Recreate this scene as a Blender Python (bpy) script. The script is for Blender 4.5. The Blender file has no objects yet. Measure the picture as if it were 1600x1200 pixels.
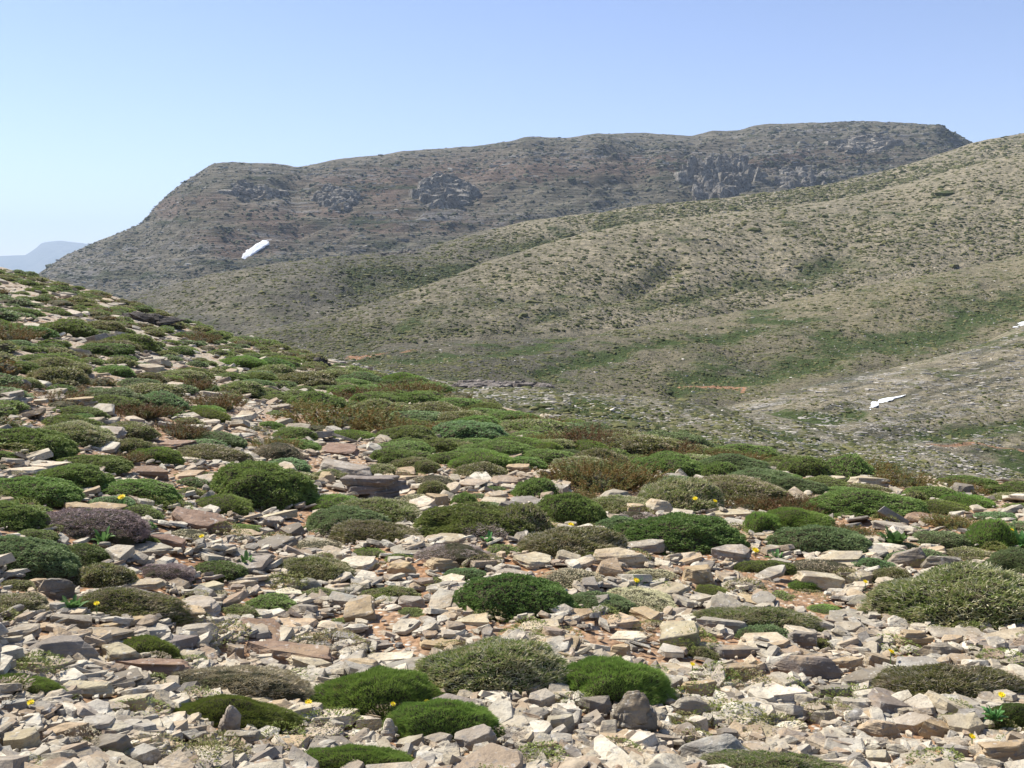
import bpy, bmesh, math, random
import numpy as np
from mathutils import Vector, Matrix, Euler, noise as mnoise

rng = np.random.default_rng(11)
random.seed(11)
scene = bpy.context.scene
C = scene.collection
F, H = 1600.0, 1.6                       # focal length in photo pixels, eye height in metres
PITCH = math.atan2(170, 1600)
CP, SP = math.cos(PITCH), math.sin(PITCH)

# ------------------------------------------------------------------ helpers
def ray(x, y):
    a = (np.asarray(x, float) - 800) / F
    b = (np.asarray(y, float) - 600) / F
    dy = CP - b * SP
    return a / dy, (SP + b * CP) / dy    # lateral slope, downward slope per metre forward

def hsh(ix, iy, iz):
    n = (ix * 374761393 + iy * 668265263 + iz * 2147483647 + 1013904223) & 0xFFFFFFFF
    n = ((n ^ (n >> 13)) * 1274126177) & 0xFFFFFFFF
    n = ((n ^ (n >> 16)) * 2246822519) & 0xFFFFFFFF
    return ((n ^ (n >> 15)) & 0xFFFFFF) / float(0xFFFFFF) * 2 - 1

def vnoise(x, y, z=0.0):
    x, y, z = np.broadcast_arrays(np.asarray(x, float), np.asarray(y, float), np.asarray(z, float))
    ix, iy, iz = (np.floor(v).astype(np.int64) for v in (x, y, z))
    fx, fy, fz = x - ix, y - iy, z - iz
    fx, fy, fz = (t * t * (3 - 2 * t) for t in (fx, fy, fz))
    r = 0
    for dx in (0, 1):
        for dy in (0, 1):
            for dz in (0, 1):
                w = (fx if dx else 1 - fx) * (fy if dy else 1 - fy) * (fz if dz else 1 - fz)
                r = r + w * hsh(ix + dx, iy + dy, iz + dz)
    return r

def fbm(x, y, z=0.0, o=4, g=0.5):
    s, a, f = 0, 1.0, 1.0
    for k in range(o):
        s = s + a * vnoise(np.asarray(x) * f + 17.3 * k, np.asarray(y) * f - 9.1 * k, np.asarray(z) * f + 3.7 * k)
        a *= g; f *= 2.03
    return s

def mesh_np(name, V, T, mats=(), midx=None, smooth=False):
    me = bpy.data.meshes.new(name)
    V = np.ascontiguousarray(V, np.float32); T = np.ascontiguousarray(T, np.int32)
    me.vertices.add(len(V)); me.vertices.foreach_set('co', V.ravel())
    k = T.shape[1]
    me.loops.add(T.size); me.loops.foreach_set('vertex_index', T.ravel())
    me.polygons.add(len(T)); me.polygons.foreach_set('loop_start', np.arange(len(T), dtype=np.int32) * k)
    for m in mats: me.materials.append(m)
    if midx is not None: me.polygons.foreach_set('material_index', np.ascontiguousarray(midx, np.int32))
    me.polygons.foreach_set('use_smooth', np.full(len(T), smooth, dtype=bool))
    me.update(calc_edges=True)
    return me

def obj(name, me, parent=None, mat=None):
    o = bpy.data.objects.new(name, me); C.objects.link(o)
    if parent is not None: o.parent = parent
    if mat is not None:
        o.material_slots[0].link = 'OBJECT'; o.material_slots[0].material = mat
    return o

def tag(o, label=None, cat=None, group=None, kind=None):
    if label: o['label'] = label
    if cat: o['category'] = cat
    if group: o['group'] = group
    if kind: o['kind'] = kind
    return o

def empty(name, loc):
    o = bpy.data.objects.new(name, None); C.objects.link(o); o.location = loc; o.empty_display_size = 0.1
    return o

def merge(protos, items):
    """protos: list of (V,T[,M]); items: (index, 3x3, translation) -> one big V,T,M"""
    Vs, Ts, Ms, n = [], [], [], 0
    for i, R, t in items:
        p = protos[i]
        Vs.append(p[0] @ R.T + t); Ts.append(p[1] + n); n += len(p[0])
        Ms.append(p[2] if len(p) > 2 else np.zeros(len(p[1]), np.int32))
    return np.concatenate(Vs), np.concatenate(Ts), np.concatenate(Ms)

def rot(ax, ay, az):
    return np.array(Euler((ax, ay, az)).to_matrix())

# ------------------------------------------------------------------ materials
def new_mat(name):
    m = bpy.data.materials.new(name); m.use_nodes = True
    nt = m.node_tree; nt.nodes.clear()
    return m, nt

class NB:
    def __init__(s, nt): s.nt = nt
    def n(s, t, **kw):
        d = s.nt.nodes.new(t)
        for k, v in kw.items(): setattr(d, k, v)
        return d
    def l(s, a, b): s.nt.links.new(a, b)
    def set(s, sock, v):
        if hasattr(v, 'is_linked') or hasattr(v, 'links'): s.l(v, sock)
        else:
            if isinstance(v, tuple) and len(v) == 3 and sock.type == 'RGBA': v = (*v, 1)
            sock.default_value = v
    def noise(s, vec, scale, detail=4, rough=0.55, dist=0.0):
        d = s.n('ShaderNodeTexNoise'); s.l(vec, d.inputs['Vector'])
        d.inputs['Scale'].default_value = scale; d.inputs['Detail'].default_value = detail
        d.inputs['Roughness'].default_value = rough; d.inputs['Distortion'].default_value = dist
        return d.outputs['Fac']
    def mix(s, f, a, b, mode='MIX'):
        d = s.n('ShaderNodeMix', data_type='RGBA', blend_type=mode)
        s.set(d.inputs[0], f); s.set(d.inputs[6], a); s.set(d.inputs[7], b)
        return d.outputs[2]
    def ramp(s, f, lo, hi):
        d = s.n('ShaderNodeMapRange'); d.clamp = True
        s.set(d.inputs[0], f); d.inputs[1].default_value = lo; d.inputs[2].default_value = hi
        return d.outputs[0]
    def math(s, op, a, b=0.0):
        d = s.n('ShaderNodeMath', operation=op); s.set(d.inputs[0], a); s.set(d.inputs[1], b)
        return d.outputs[0]
    def cramp(s, f, stops):
        d = s.n('ShaderNodeValToRGB'); s.l(f, d.inputs[0])
        e = d.color_ramp.elements
        while len(e) < len(stops): e.new(0.5)
        for k, (p, c) in enumerate(stops): e[k].position = p; e[k].color = (*c, 1)
        return d.outputs[0]
    def bump(s, h, strength, dist):
        d = s.n('ShaderNodeBump'); s.l(h, d.inputs['Height'])
        d.inputs['Strength'].default_value = strength; d.inputs['Distance'].default_value = dist
        return d.outputs[0]
    def out(s, col, rough=0.85, normal=None, trans=0.0, spec=0.25):
        p = s.n('ShaderNodeBsdfPrincipled'); s.set(p.inputs['Base Color'], col)
        p.inputs['Roughness'].default_value = rough
        p.inputs['Specular IOR Level'].default_value = spec
        if normal is not None: s.l(normal, p.inputs['Normal'])
        o = s.n('ShaderNodeOutputMaterial')
        if trans > 0:
            t = s.n('ShaderNodeBsdfTranslucent'); s.set(t.inputs['Color'], col)
            m = s.n('ShaderNodeMixShader'); m.inputs[0].default_value = trans
            s.l(p.outputs[0], m.inputs[1]); s.l(t.outputs[0], m.inputs[2]); s.l(m.outputs[0], o.inputs[0])
        else: s.l(p.outputs[0], o.inputs[0])

def leaf_mat(name, c1, c2, dry, lo, hi, trans=0.3):
    """lo/hi: range of the patch noise over which the foliage turns to its dry colour"""
    m, nt = new_mat(name); b = NB(nt)
    tc = b.n('ShaderNodeTexCoord'); g = b.n('ShaderNodeNewGeometry'); oi = b.n('ShaderNodeObjectInfo')
    base = b.mix(g.outputs['Random Per Island'], c1, c2)
    off = b.n('ShaderNodeVectorMath', operation='ADD'); b.l(tc.outputs['Object'], off.inputs[0])
    mul = b.n('ShaderNodeVectorMath', operation='SCALE'); mul.inputs[0].default_value = (31, 17, 11)
    b.l(oi.outputs['Random'], mul.inputs['Scale']); b.l(mul.outputs[0], off.inputs[1])
    nz = b.noise(off.outputs[0], 2.2, 4, 0.65)
    # some islands go dry before others
    f = b.math('ADD', nz, b.math('MULTIPLY', b.math('SUBTRACT', g.outputs['Random Per Island'], 0.5), 0.25))
    col = b.mix(b.ramp(f, lo, hi), base, dry)
    hs = b.n('ShaderNodeHueSaturation'); b.l(col, hs.inputs['Color'])
    b.l(b.math('ADD', b.math('MULTIPLY', oi.outputs['Random'], 0.05), 0.472), hs.inputs['Hue'])
    b.l(b.math('ADD', b.math('MULTIPLY', oi.outputs['Random'], 0.5), 0.8), hs.inputs['Value'])
    b.out(hs.outputs[0], 0.6, None, trans, 0.2)
    return m

LEAF = {
 'G': leaf_mat('cushion_green', (0.15, 0.215, 0.05), (0.26, 0.33, 0.095), (0.3, 0.27, 0.13), .62, .85),
 'B': leaf_mat('cushion_bright', (.15,.225,.04), (.25,.33,.075), (0.3, 0.23, 0.1), .66, .80),
 'C': leaf_mat('cushion_bluegreen', (0.155, 0.225, 0.085), (0.27, 0.34, 0.15), (0.25, 0.26, 0.13), .62, .85),
 'D': leaf_mat('cushion_dark', (.10,.17,.04), (.19,.27,.075), (0.22, 0.21, 0.09), .66, .9),
 'O': leaf_mat('cushion_olive', (.165,.205,.05), (.29,.31,.10), (0.42, 0.35, 0.21), .48, .72),
 'Y': leaf_mat('cushion_dry', (.42,.37,.21), (.58,.50,.33), (0.156,0.182,0.065), .55, .75, .1),
 'P': leaf_mat('cushion_dead', (.40,.32,.265), (.55,.46,.40), (0.234,0.169,0.143), .45, .7, .1),
 'R': leaf_mat('shrub_rusty', (.145,.09,.03), (.235,.14,.045), (0.13, 0.16, 0.05), .46, .62),
 'L': leaf_mat('leafy_green', (0.078,0.182,0.052), (0.143,0.260,0.078), (0.156,0.247,0.130), .6, .8),
 'T': leaf_mat('dry_tips', (.48,.42,.25), (.68,.60,.42), (0.234,0.208,0.104), .5, .7, .1),
}
def twig_base():
    m, nt = new_mat('woody_twigs'); b = NB(nt)
    tc = b.n('ShaderNodeTexCoord')
    c = b.mix(b.ramp(b.noise(tc.outputs['Object'], 9, 5), .35, .65), (.05,.055,.02), (.10,.08,.045))
    b.out(c, .95, b.bump(b.noise(tc.outputs['Object'], 30, 3), .8, .05))
    return m
TWIG = twig_base()

def rock_mat(name, per_object):
    m, nt = new_mat(name); b = NB(nt)
    tc = b.n('ShaderNodeTexCoord'); g = b.n('ShaderNodeNewGeometry'); oi = b.n('ShaderNodeObjectInfo')
    pos = g.outputs['Position']
    if per_object:
        base = oi.outputs['Color']
    else:
        base = b.cramp(g.outputs['Random Per Island'], [(0, (0.408,0.355,0.255)), (.16, (0.585,0.528,0.405)), (.32, (0.351,0.317,0.255)),
              (.45, (0.682,0.626,0.493)), (.57, (0.487,0.375,0.238)), (.7, (0.263,0.241,0.206)), (.8, (0.487,0.423,0.308)), (.91, (0.380,0.287,0.198)), (1, (0.644,0.587,0.466))])
    n1 = b.noise(pos, 7, 6, .62)
    c = b.mix(b.ramp(n1, .38, .66), b.mix(1.0, base, (.66,.62,.58), 'MULTIPLY'), base)
    # ochre iron staining and pale lichen, each with a shape of its own
    c = b.mix(b.math('MULTIPLY', b.ramp(b.noise(pos, 3.1, 5, .6, .6), .56, .72), .55), c, (.50,.36,.21))
    c = b.mix(b.math('MULTIPLY', b.ramp(b.noise(pos, 38, 3, .6), .57, .66), .6), c, (.17,.16,.15))
    c = b.mix(b.math('MULTIPLY', b.ramp(b.noise(pos, 24, 4, .6), .61, .70), .5), c, (.62,.60,.54))
    # bedding lines along the slab's own thickness
    mp = b.n('ShaderNodeMapping'); mp.inputs['Scale'].default_value = (1.2, 1.2, 26)
    b.l(tc.outputs['Object'] if per_object else pos, mp.inputs['Vector'])
    st = b.noise(mp.outputs[0], 1.6, 5, .6, .4)
    c = b.mix(b.math('MULTIPLY', b.ramp(st, .56, .63), .45), c, (.19,.165,.145))
    h = b.math('ADD', b.math('MULTIPLY', st, .9), b.math('ADD', b.noise(pos, 22, 8, .68), b.math('MULTIPLY', n1, 1.5)))
    b.out(c, .9, b.bump(h, .75, .018), 0, .2)
    return m
ROCK = rock_mat('weathered_limestone', True)
STONE = rock_mat('loose_stones', False)

def soil_mat():
    m, nt = new_mat('stony_soil'); b = NB(nt)
    g = b.n('ShaderNodeNewGeometry'); pos = g.outputs['Position']
    n = b.noise(pos, .9, 6, .6); n2 = b.noise(pos, 14, 5, .65)
    c = b.mix(b.ramp(n2, .35, .65), (.22,.105,.045), (.33,.185,.095))
    ln = b.n('ShaderNodeVectorMath', operation='LENGTH'); b.l(pos, ln.inputs[0]); fw = b.ramp(ln.outputs['Value'], 9, 22)
    c = b.mix(b.math('MULTIPLY', b.ramp(n, .38, .54), b.math('ADD', b.math('MULTIPLY', fw, .75), .25)), c, (.36,.295,.205))
    c = b.mix(b.math('MULTIPLY', b.ramp(b.noise(pos, 5, 4, .6), .4, .55), b.math('ADD', b.math('MULTIPLY', fw, .55), .15)), c, (.40,.35,.275))
    v = b.n('ShaderNodeTexVoronoi'); b.l(pos, v.inputs['Vector']); v.inputs['Scale'].default_value = 26
    sep = b.n('ShaderNodeSeparateColor'); b.l(v.outputs['Color'], sep.inputs[0])
    c = b.mix(b.math('MULTIPLY', b.ramp(sep.outputs[0], .45, .6), b.ramp(v.outputs['Distance'], .45, .3)), c, b.mix(sep.outputs[1], (.38,.33,.26), (.55,.50,.42)))
    h = b.math('ADD', b.math('MULTIPLY', v.outputs['Distance'], -1.0), n2)
    b.out(c, .95, b.bump(h, .9, .02), 0, .1)
    return m
SOIL = soil_mat()

def hill_mat(name, sc, tan, tan2, green, rock, soil, gthr, rthr, sthr, bstr=1.0, stretch=(1, 1, 1), greyc=(.20,.185,.135)):
    """sc = noise features per metre; 'lush' attribute marks where the gullies carry green growth"""
    tan, tan2, green, rock, soil, greyc = (tuple(v * q for v in c) for c, q in ((tan, .76), (tan2, .64), (green, .76), (rock, .74), (soil, .74), (greyc, .74)))
    m, nt = new_mat(name); b = NB(nt)
    g = b.n('ShaderNodeNewGeometry')
    mp = b.n('ShaderNodeMapping'); mp.inputs['Scale'].default_value = stretch; b.l(g.outputs['Position'], mp.inputs['Vector'])
    pos = mp.outputs[0]
    at = b.n('ShaderNodeAttribute', attribute_name='lush')
    fine = b.noise(pos, sc, 6, .72); mid = b.noise(pos, sc * .17, 6, .62, .3); big = b.noise(pos, sc * .033, 5, .55, .5)
    spots = b.noise(pos, sc * 1.6, 3, .6)
    gy = b.n('ShaderNodeAttribute', attribute_name='grey')
    tn = b.mix(gy.outputs['Fac'], tan, greyc); tn2 = b.mix(gy.outputs['Fac'], tan2, tuple(v * .55 for v in greyc))
    c = b.mix(b.ramp(fine, .38, .62), tn2, tn)
    c = b.mix(b.ramp(b.math('ADD', b.math('MULTIPLY', big, .7), b.math('MULTIPLY', mid, .3)), sthr, sthr + .1), c, soil)
    gf = b.math('ADD', b.math('ADD', b.math('MULTIPLY', mid, .6), b.math('MULTIPLY', fine, .4)), b.math('MULTIPLY', at.outputs['Fac'], .18))
    c = b.mix(b.ramp(gf, gthr, gthr + .10), c, b.mix(spots, tuple(v * .65 for v in green), tuple(v * 1.35 for v in green)))
    rf = b.math('ADD', b.math('MULTIPLY', b.noise(pos, sc * .6, 6, .7, .4), .6), b.math('MULTIPLY', b.noise(pos, sc * .06, 4, .6), .4))
    c = b.mix(b.ramp(rf, rthr, rthr + .07), c, b.mix(spots, tuple(v * .6 for v in rock), tuple(v * 1.3 for v in rock)))
    br = b.n('ShaderNodeAttribute', attribute_name='bare')
    c = b.mix(b.ramp(b.math('ADD', br.outputs['Fac'], b.math('MULTIPLY', b.math('SUBTRACT', fine, .5), .9)), .35, .6), c, (.36,.20,.115))
    h = b.math('ADD', b.math('MULTIPLY', fine, .5), b.math('ADD', mid, b.math('MULTIPLY', rf, .8)))
    b.out(c, .95, b.bump(h, bstr, 1.6 / sc), 0, .08)
    return m

def flat_mat(name, c, rough=.7, trans=0.0, var=0.2):
    m, nt = new_mat(name); b = NB(nt)
    tc = b.n('ShaderNodeTexCoord')
    n = b.noise(tc.outputs['Object'], 6, 4)
    b.out(b.mix(n, tuple(v * (1 - var) for v in c), tuple(min(1, v * (1 + var)) for v in c)), rough, None, trans)
    return m
PETAL = flat_mat('yellow_petals', (.85,.70,.02), .6, .3, .1)
FCENTRE = flat_mat('flower_centre', (.75,.42,.01), .7)
STEM = flat_mat('flower_stem', (.10,.18,.05), .6, .1)
SNOW = flat_mat('old_snow', (.80,.80,.79), .7, 0, .12)
TRACK = flat_mat('orange_track', (.37,.235,.14), .95, 0, .35)
BLACKROCK = flat_mat('dark_lichen_rock', (.085,.075,.065), .9, 0, .5)

# ------------------------------------------------------------------ near slope
_k = np.array([  # crest of the near slope: photo x, y, distance
 (-900,260,95),(-400,335,88),(0,417,75),(60,433,70),(130,452,62),(200,470,56),(260,492,50),(400,534,40),(500,564,33),(600,592,26),
 (720,624,20.5),(850,655,17),(1000,690,15),(1200,722,13.3),(1300,738,12.6),(1450,750,12),(1600,758,11.5),(2000,790,11),(2600,820,11)], float)
_u, _d = ray(_k[:, 0], _k[:, 1])
_uu = np.linspace(_u[0], _u[-1], 600)
def _sm(a, w=25):
    kx = np.hanning(w * 2 + 1); kx /= kx.sum()
    return np.convolve(np.pad(a, w, mode='edge'), kx, 'valid')
_Y = _sm(np.interp(_uu, _u, _k[:, 2]), 18); _D = _sm(np.interp(_uu, _u, _d), 10)
def crestY(u): return np.interp(u, _uu, _Y)
def slope_s(u): return 1.081 * H / crestY(u) - np.interp(u, _uu, _D)
def base_z(u, Y):
    yc = crestY(u); y0 = .85 * yc
    k = H / (.2775 * yc * yc)
    e = np.maximum(0, Y - y0)
    e1 = np.minimum(e, .8 * yc)
    return slope_s(u) * Y - k * (e1 * e1 + (e - e1) * 2 * e1)
def ground(X, Y):
    X = np.asarray(X, float); Y = np.asarray(Y, float)
    z = base_z(X / np.maximum(Y, .3), Y)
    amp = np.clip((Y - 1.0) / 4, 0, 1)
    return z + amp * (.05 * fbm(X * .7, Y * .7, 1.3, 3) + .018 * fbm(X * 3, Y * 3, 5.1, 2)) + np.clip((Y - 15) / 30, 0, 1) * .16 * fbm(X * .12, Y * .12, 8.8, 3)

def hit(x, y):
    """photo pixel -> forward distance Y on the near slope (nan above its crest)"""
    u, d = ray(x, y); u = np.atleast_1d(u); d = np.atleast_1d(d)
    lo = np.full(u.shape, .8); hi = crestY(u) * .995
    f = lambda Y: (H - base_z(u, Y)) / Y - d
    bad = f(hi) > 0
    for _ in range(40):
        m = (lo + hi) / 2; p = f(m) > 0
        lo = np.where(p, m, lo); hi = np.where(p, hi, m)
    Y = (lo + hi) / 2
    Y[bad] = np.nan
    return u, Y
def at(x, y):
    u, Y = hit(x, y)
    if np.isnan(Y[0]): Y = crestY(u) * .97
    return float(u[0] * Y[0]), float(Y[0]), float(ground(u * Y, Y)[0])

def grid_tris(nv, nu):
    i = np.arange(nv - 1)[:, None] * nu + np.arange(nu - 1)[None, :]
    q = np.stack([i, i + 1, i + nu + 1, i + nu], -1).reshape(-1, 4)
    return q

us = np.concatenate([np.linspace(-6, -.75, 60)[:-1], np.linspace(-.75, .75, 420), np.linspace(.75, 6, 60)[1:]])
ts = np.geomspace(.35, 200, 420)
U, T_ = np.meshgrid(us, ts)
Tm = np.minimum(T_, crestY(U) * 2.6)
Vn = np.stack([U * T_, T_, ground(U * T_, T_)], -1)
keep_rows = ts < 175
Vn = Vn[keep_rows]
o = obj('near_slope', mesh_np('near_slope', Vn.reshape(-1, 3), grid_tris(Vn.shape[0], Vn.shape[1]), [SOIL], smooth=True))
tag(o, kind='structure')
# the ground underfoot and behind the viewer
bx, by = np.meshgrid(np.linspace(-40, 40, 60), np.linspace(-40, .5, 40))
bz = -.05 + .05 * fbm(bx * .5, by * .5, 2, 3) + np.where(by > -1, -.1, 0)
o = obj('ground', mesh_np('ground', np.stack([bx, by, bz], -1).reshape(-1, 3), grid_tris(*bx.shape), [SOIL], smooth=True))
tag(o, kind='structure')

# ------------------------------------------------------------------ far hillsides
class Sheet:
    def __init__(s, name, crest, base, nx, nv, waves, seed, gullies=(), sm=8, vmax=1.3):
        s.name = name
        s.xs = np.linspace(-420, 2020, nx)
        c = np.array(crest, float); b = np.array(base, float)
        w = max(1, int(sm * nx / 2440))
        I = lambda k, j: _sm(np.interp(s.xs, k[:, 0], k[:, j]), w)
        s.cy, s.cY, s.by, s.bY = I(c, 1), _sm(np.interp(s.xs, c[:, 0], c[:, 2]), w * 4), I(b, 1), _sm(np.interp(s.xs, b[:, 0], b[:, 2]), w * 4)
        s.uc, s.dc = ray(s.xs, s.cy); s.ub, s.db = ray(s.xs, s.by)
        s.vs = np.concatenate([np.linspace(0, 1, nv)[:-1], np.linspace(1, vmax, max(6, nv // 6))])
        Vg, _ = np.meshgrid(s.vs, s.xs, indexing='ij')
        sn = np.sin(Vg * math.pi / 2)
        dep = s.db + (s.dc - s.db) * sn
        Y = s.bY + (s.cY - s.bY) * Vg
        u = s.ub + (s.uc - s.ub) * np.minimum(sn, 1)
        u = np.where(Vg > 1, s.uc, u)
        s.pos = np.stack([u * Y, Y, H - dep * Y], -1)
        px = np.broadcast_to(s.xs, Y.shape); py = s.by + (s.cy - s.by) * sn
        s.lush = np.zeros(Y.shape)
        s.px, s.py = px, py
        dz = 0
        X, Yy = s.pos[..., 0], s.pos[..., 1]
        for lam, amp, o in waves:            # wavelength in metres, height in metres
            k = np.clip((Vg - .6) / .4, 0, 1); k = k * k * (3 - 2 * k)
            dz = dz + amp * (1 - (.85 if lam > 40 * s.cY.mean() / 1000 else .5) * k) * fbm(X / lam, Yy / lam, seed, o)
        for pts, wd, amp, lush in gullies:
            dist = np.full(Y.shape, 1e9)
            for (x0, y0), (x1, y1) in zip(pts[:-1], pts[1:]):
                dx, dy = x1 - x0, y1 - y0
                t = np.clip(((px - x0) * dx + (py - y0) * dy) / (dx * dx + dy * dy), 0, 1)
                dist = np.minimum(dist, np.hypot(px - x0 - t * dx, py - y0 - t * dy))
            g = np.exp(-(dist / wd) ** 2)
            s.lush = np.maximum(s.lush, g * lush) if lush > 0 else s.lush
            dz = dz - .5 * amp * g
        s.pos[..., 2] += dz
        s.grey = np.zeros(Y.shape); s.bare = np.zeros(Y.shape)
        if name == 'far_ridge':
            q = (py - np.broadcast_to(s.cy, Y.shape)) + 7 * fbm(X / 150, Yy / 150, 3.1, 3) + .03 * (px - 800)
            mask = np.clip(.75 + .8 * fbm(px / 130, py / 18, 8.3, 3), 0, 1) * np.clip((py - s.cy - 2) / 14, 0, 1) * np.clip((430 - py) / 90, 0, 1) * (1 - np.exp(-((px - 400) / 55) ** 2 - ((py - 390) / 30) ** 2))
            for per, A in ((23, 11.0), (9.5, 4.0)):
                fr = np.mod(q / per + .6 * vnoise(px / 70, per), 1)
                s.pos[..., 2] += mask * A * np.where(fr < .25, fr / .25, (1 - fr) / .75)
    def build(s, mat):
        me = mesh_np(s.name, s.pos.reshape(-1, 3), grid_tris(*s.pos.shape[:2]), [mat], smooth=True)
        a = me.attributes.new('lush', 'FLOAT', 'POINT'); a.data.foreach_set('value', s.lush.ravel().astype(np.float32))
        a = me.attributes.new('bare', 'FLOAT', 'POINT'); a.data.foreach_set('value', s.bare.ravel().astype(np.float32))
        a = me.attributes.new('grey', 'FLOAT', 'POINT'); a.data.foreach_set('value', s.grey.ravel().astype(np.float32))
        o = obj(s.name, me); tag(o, kind='structure'); return o
    def fit(s, x, y):
        x = np.asarray(x, float); y = np.asarray(y, float); xx, yy = x.copy(), y.copy()
        for _ in range(6):
            P = s.at(xx, yy); dz = P[..., 2] - H
            f = P[..., 1] * CP - dz * SP; up = P[..., 1] * SP + dz * CP
            xx = xx + .8 * (x - (800 + F * P[..., 0] / f)); yy = yy + .8 * (y - (600 - F * up / f))
        return s.at(xx, yy)
    def at(s, x, y):
        x = np.asarray(x, float); y = np.asarray(y, float)
        j = np.clip(np.interp(x, s.xs, np.arange(len(s.xs))), 0, len(s.xs) - 1.001)
        by, cy = np.interp(x, s.xs, s.by), np.interp(x, s.xs, s.cy)
        sn = np.clip((y - by) / (cy - by), 0, 1)
        v = np.arcsin(sn) * 2 / math.pi
        i = np.interp(v, s.vs, np.arange(len(s.vs)))
        i0 = np.floor(i).astype(int); j0 = np.floor(j).astype(int); i0 = np.minimum(i0, len(s.vs) - 2)
        fi, fj = (i - i0)[..., None], (j - j0)[..., None]
        P = s.pos
        return (P[i0, j0] * (1 - fi) * (1 - fj) + P[i0 + 1, j0] * fi * (1 - fj) + P[i0, j0 + 1] * (1 - fi) * fj + P[i0 + 1, j0 + 1] * fi * fj)

ridge = Sheet('far_ridge',
  [(-420,560,1300),(0,470,1350),(58,430,1400),(100,402,1450),(150,380,1500),(190,366,1500),(222,350,1550),(250,316,1600),(290,284,1600),(332,258,1600),(350,255,1600),(430,255,1650),(465,260,1700),
   (530,247,1700),(600,241,1700),(632,236,1700),(740,230,1750),(790,222,1750),(822,214,1750),(880,216,1750),(932,208,1750),(1000,207,1800),(1045,210,1800),(1080,213,1800),(1110,205,1800),(1152,205,1800),(1180,197,1800),
   (1260,193,1800),(1340,190,1800),(1400,192,1800),(1462,194,1800),(1492,206,1800),(1522,222,1800),(1600,245,1800),(2020,330,1800)],
  [(-420,640,700),(0,600,700),(300,590,650),(600,560,700),(1000,500,900),(1300,420,1100),(2020,400,1100)],
  900, 330, [(260,16,3),(70,7,3),(20,2.6,4)], 4.4,
  [([(300,420),(380,400),(420,372),(520,350)],12,6,.1),([(560,350),(620,380)],18,5,.6),([(440,440),(520,470),(620,420)],26,0,.8),([(80,445),(300,425),(440,412)],9,5,.4),([(250,480),(420,500)],16,4,.5)], sm=9)
upper = Sheet('upper_hillside',
  [(-420,640,420),(0,560,430),(180,470,450),(330,430,470),(430,413,490),(520,402,510),(600,394,530),(650,389,550),(700,376,580),(760,360,620),(830,344,650),(900,336,680),(1000,321,720),(1100,313,760),
   (1200,301,800),(1290,289,850),(1400,262,900),(1460,243,930),(1525,221,960),(1600,207,980),(2020,140,1050)],
  [(-420,700,300),(0,640,300),(400,590,300),(800,560,380),(1200,480,520),(1600,420,600),(2020,400,640)],
  760, 200, [(120,4,3),(34,1.3,3),(9,.7,3)], 9.2,
  [([(560,445),(640,440),(740,415),(830,385),(960,352)],22,5,.9),([(1000,345),(1090,355),(1100,372)],14,2,.8),([(600,395),(700,392)],6,4,.2),([(1300,295),(1440,262),(1560,238)],5,3,.2)], sm=14)
middle = Sheet('middle_hillside',
  [(-420,700,260),(200,580,280),(330,540,290),(420,514,300),(500,498,310),(560,481,325),(620,461,345),(700,433,370),(760,408,390),(840,385,420),(920,362,455),(1000,347,490),(1090,338,520),(1200,327,560),
   (1300,312,600),(1400,292,630),(1500,262,660),(1600,238,690),(2020,180,760)],
  [(-420,760,190),(300,640,190),(560,600,200),(800,620,220),(1200,560,300),(1600,480,380),(2020,440,400)],
  760, 220, [(90,2.8,3),(26,1.0,3),(7,.55,3)], 2.7,
  [([(560,540),(700,490),(860,470),(1000,440),(1060,408)],15,1.5,.45),([(1000,470),(1150,440),(1230,435),(1330,400)],16,3,.75),([(1200,360),(1340,330),(1460,330)],18,2,.4),([(820,520),(950,470),(1060,410)],12,2.5,.5)], sm=14)
lower = Sheet('lower_hillside',
  [(-420,760,170),(300,640,170),(430,590,175),(520,558,180),(600,545,190),(700,535,205),(800,532,220),(900,525,240),(1000,512,265),(1080,500,290),(1200,478,320),(1300,456,345),(1400,440,370),(1500,420,400),(1600,398,430),(2020,300,500)],
  [(-420,820,120),(400,660,120),(800,660,125),(1200,680,140),(1600,640,170),(2020,600,190)],
  760, 200, [(60,2.0,3),(18,.8,3),(5,.4,3)], 6.1,
  [([(560,565),(700,560),(830,545),(940,520)],8,1.2,1.0),([(840,585),(960,560),(1060,545),(1180,520)],9,1.2,.9),([(1060,610),(1200,590),(1330,545),(1450,520),(1640,462)],20,2,.9),([(1180,500),(1260,510),(1320,550)],15,1,.7)], sm=14)
valley = Sheet('valley_floor',
  [(-420,800,110),(600,690,110),(900,660,112),(1000,648,115),(1100,637,120),(1170,627,125),(1230,612,132),(1300,594,140),(1400,574,155),(1500,546,172),(1600,508,190),(2020,420,230)],
  [(-420,900,70),(600,760,72),(900,740,74),(1200,760,76),(1600,800,80),(2020,840,80)],
  760, 200, [(30,1.1,3),(9,.5,3),(2.8,.22,3)], 3.3,
  [([(1080,640),(1250,650),(1340,640)],14,.9,.9),([(1400,690),(1500,662),(1640,640)],13,.7,.7),([(1500,735),(1640,712)],24,.8,1.2),([(1420,560),(1600,520)],8,.8,.4)], sm=14)
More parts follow.
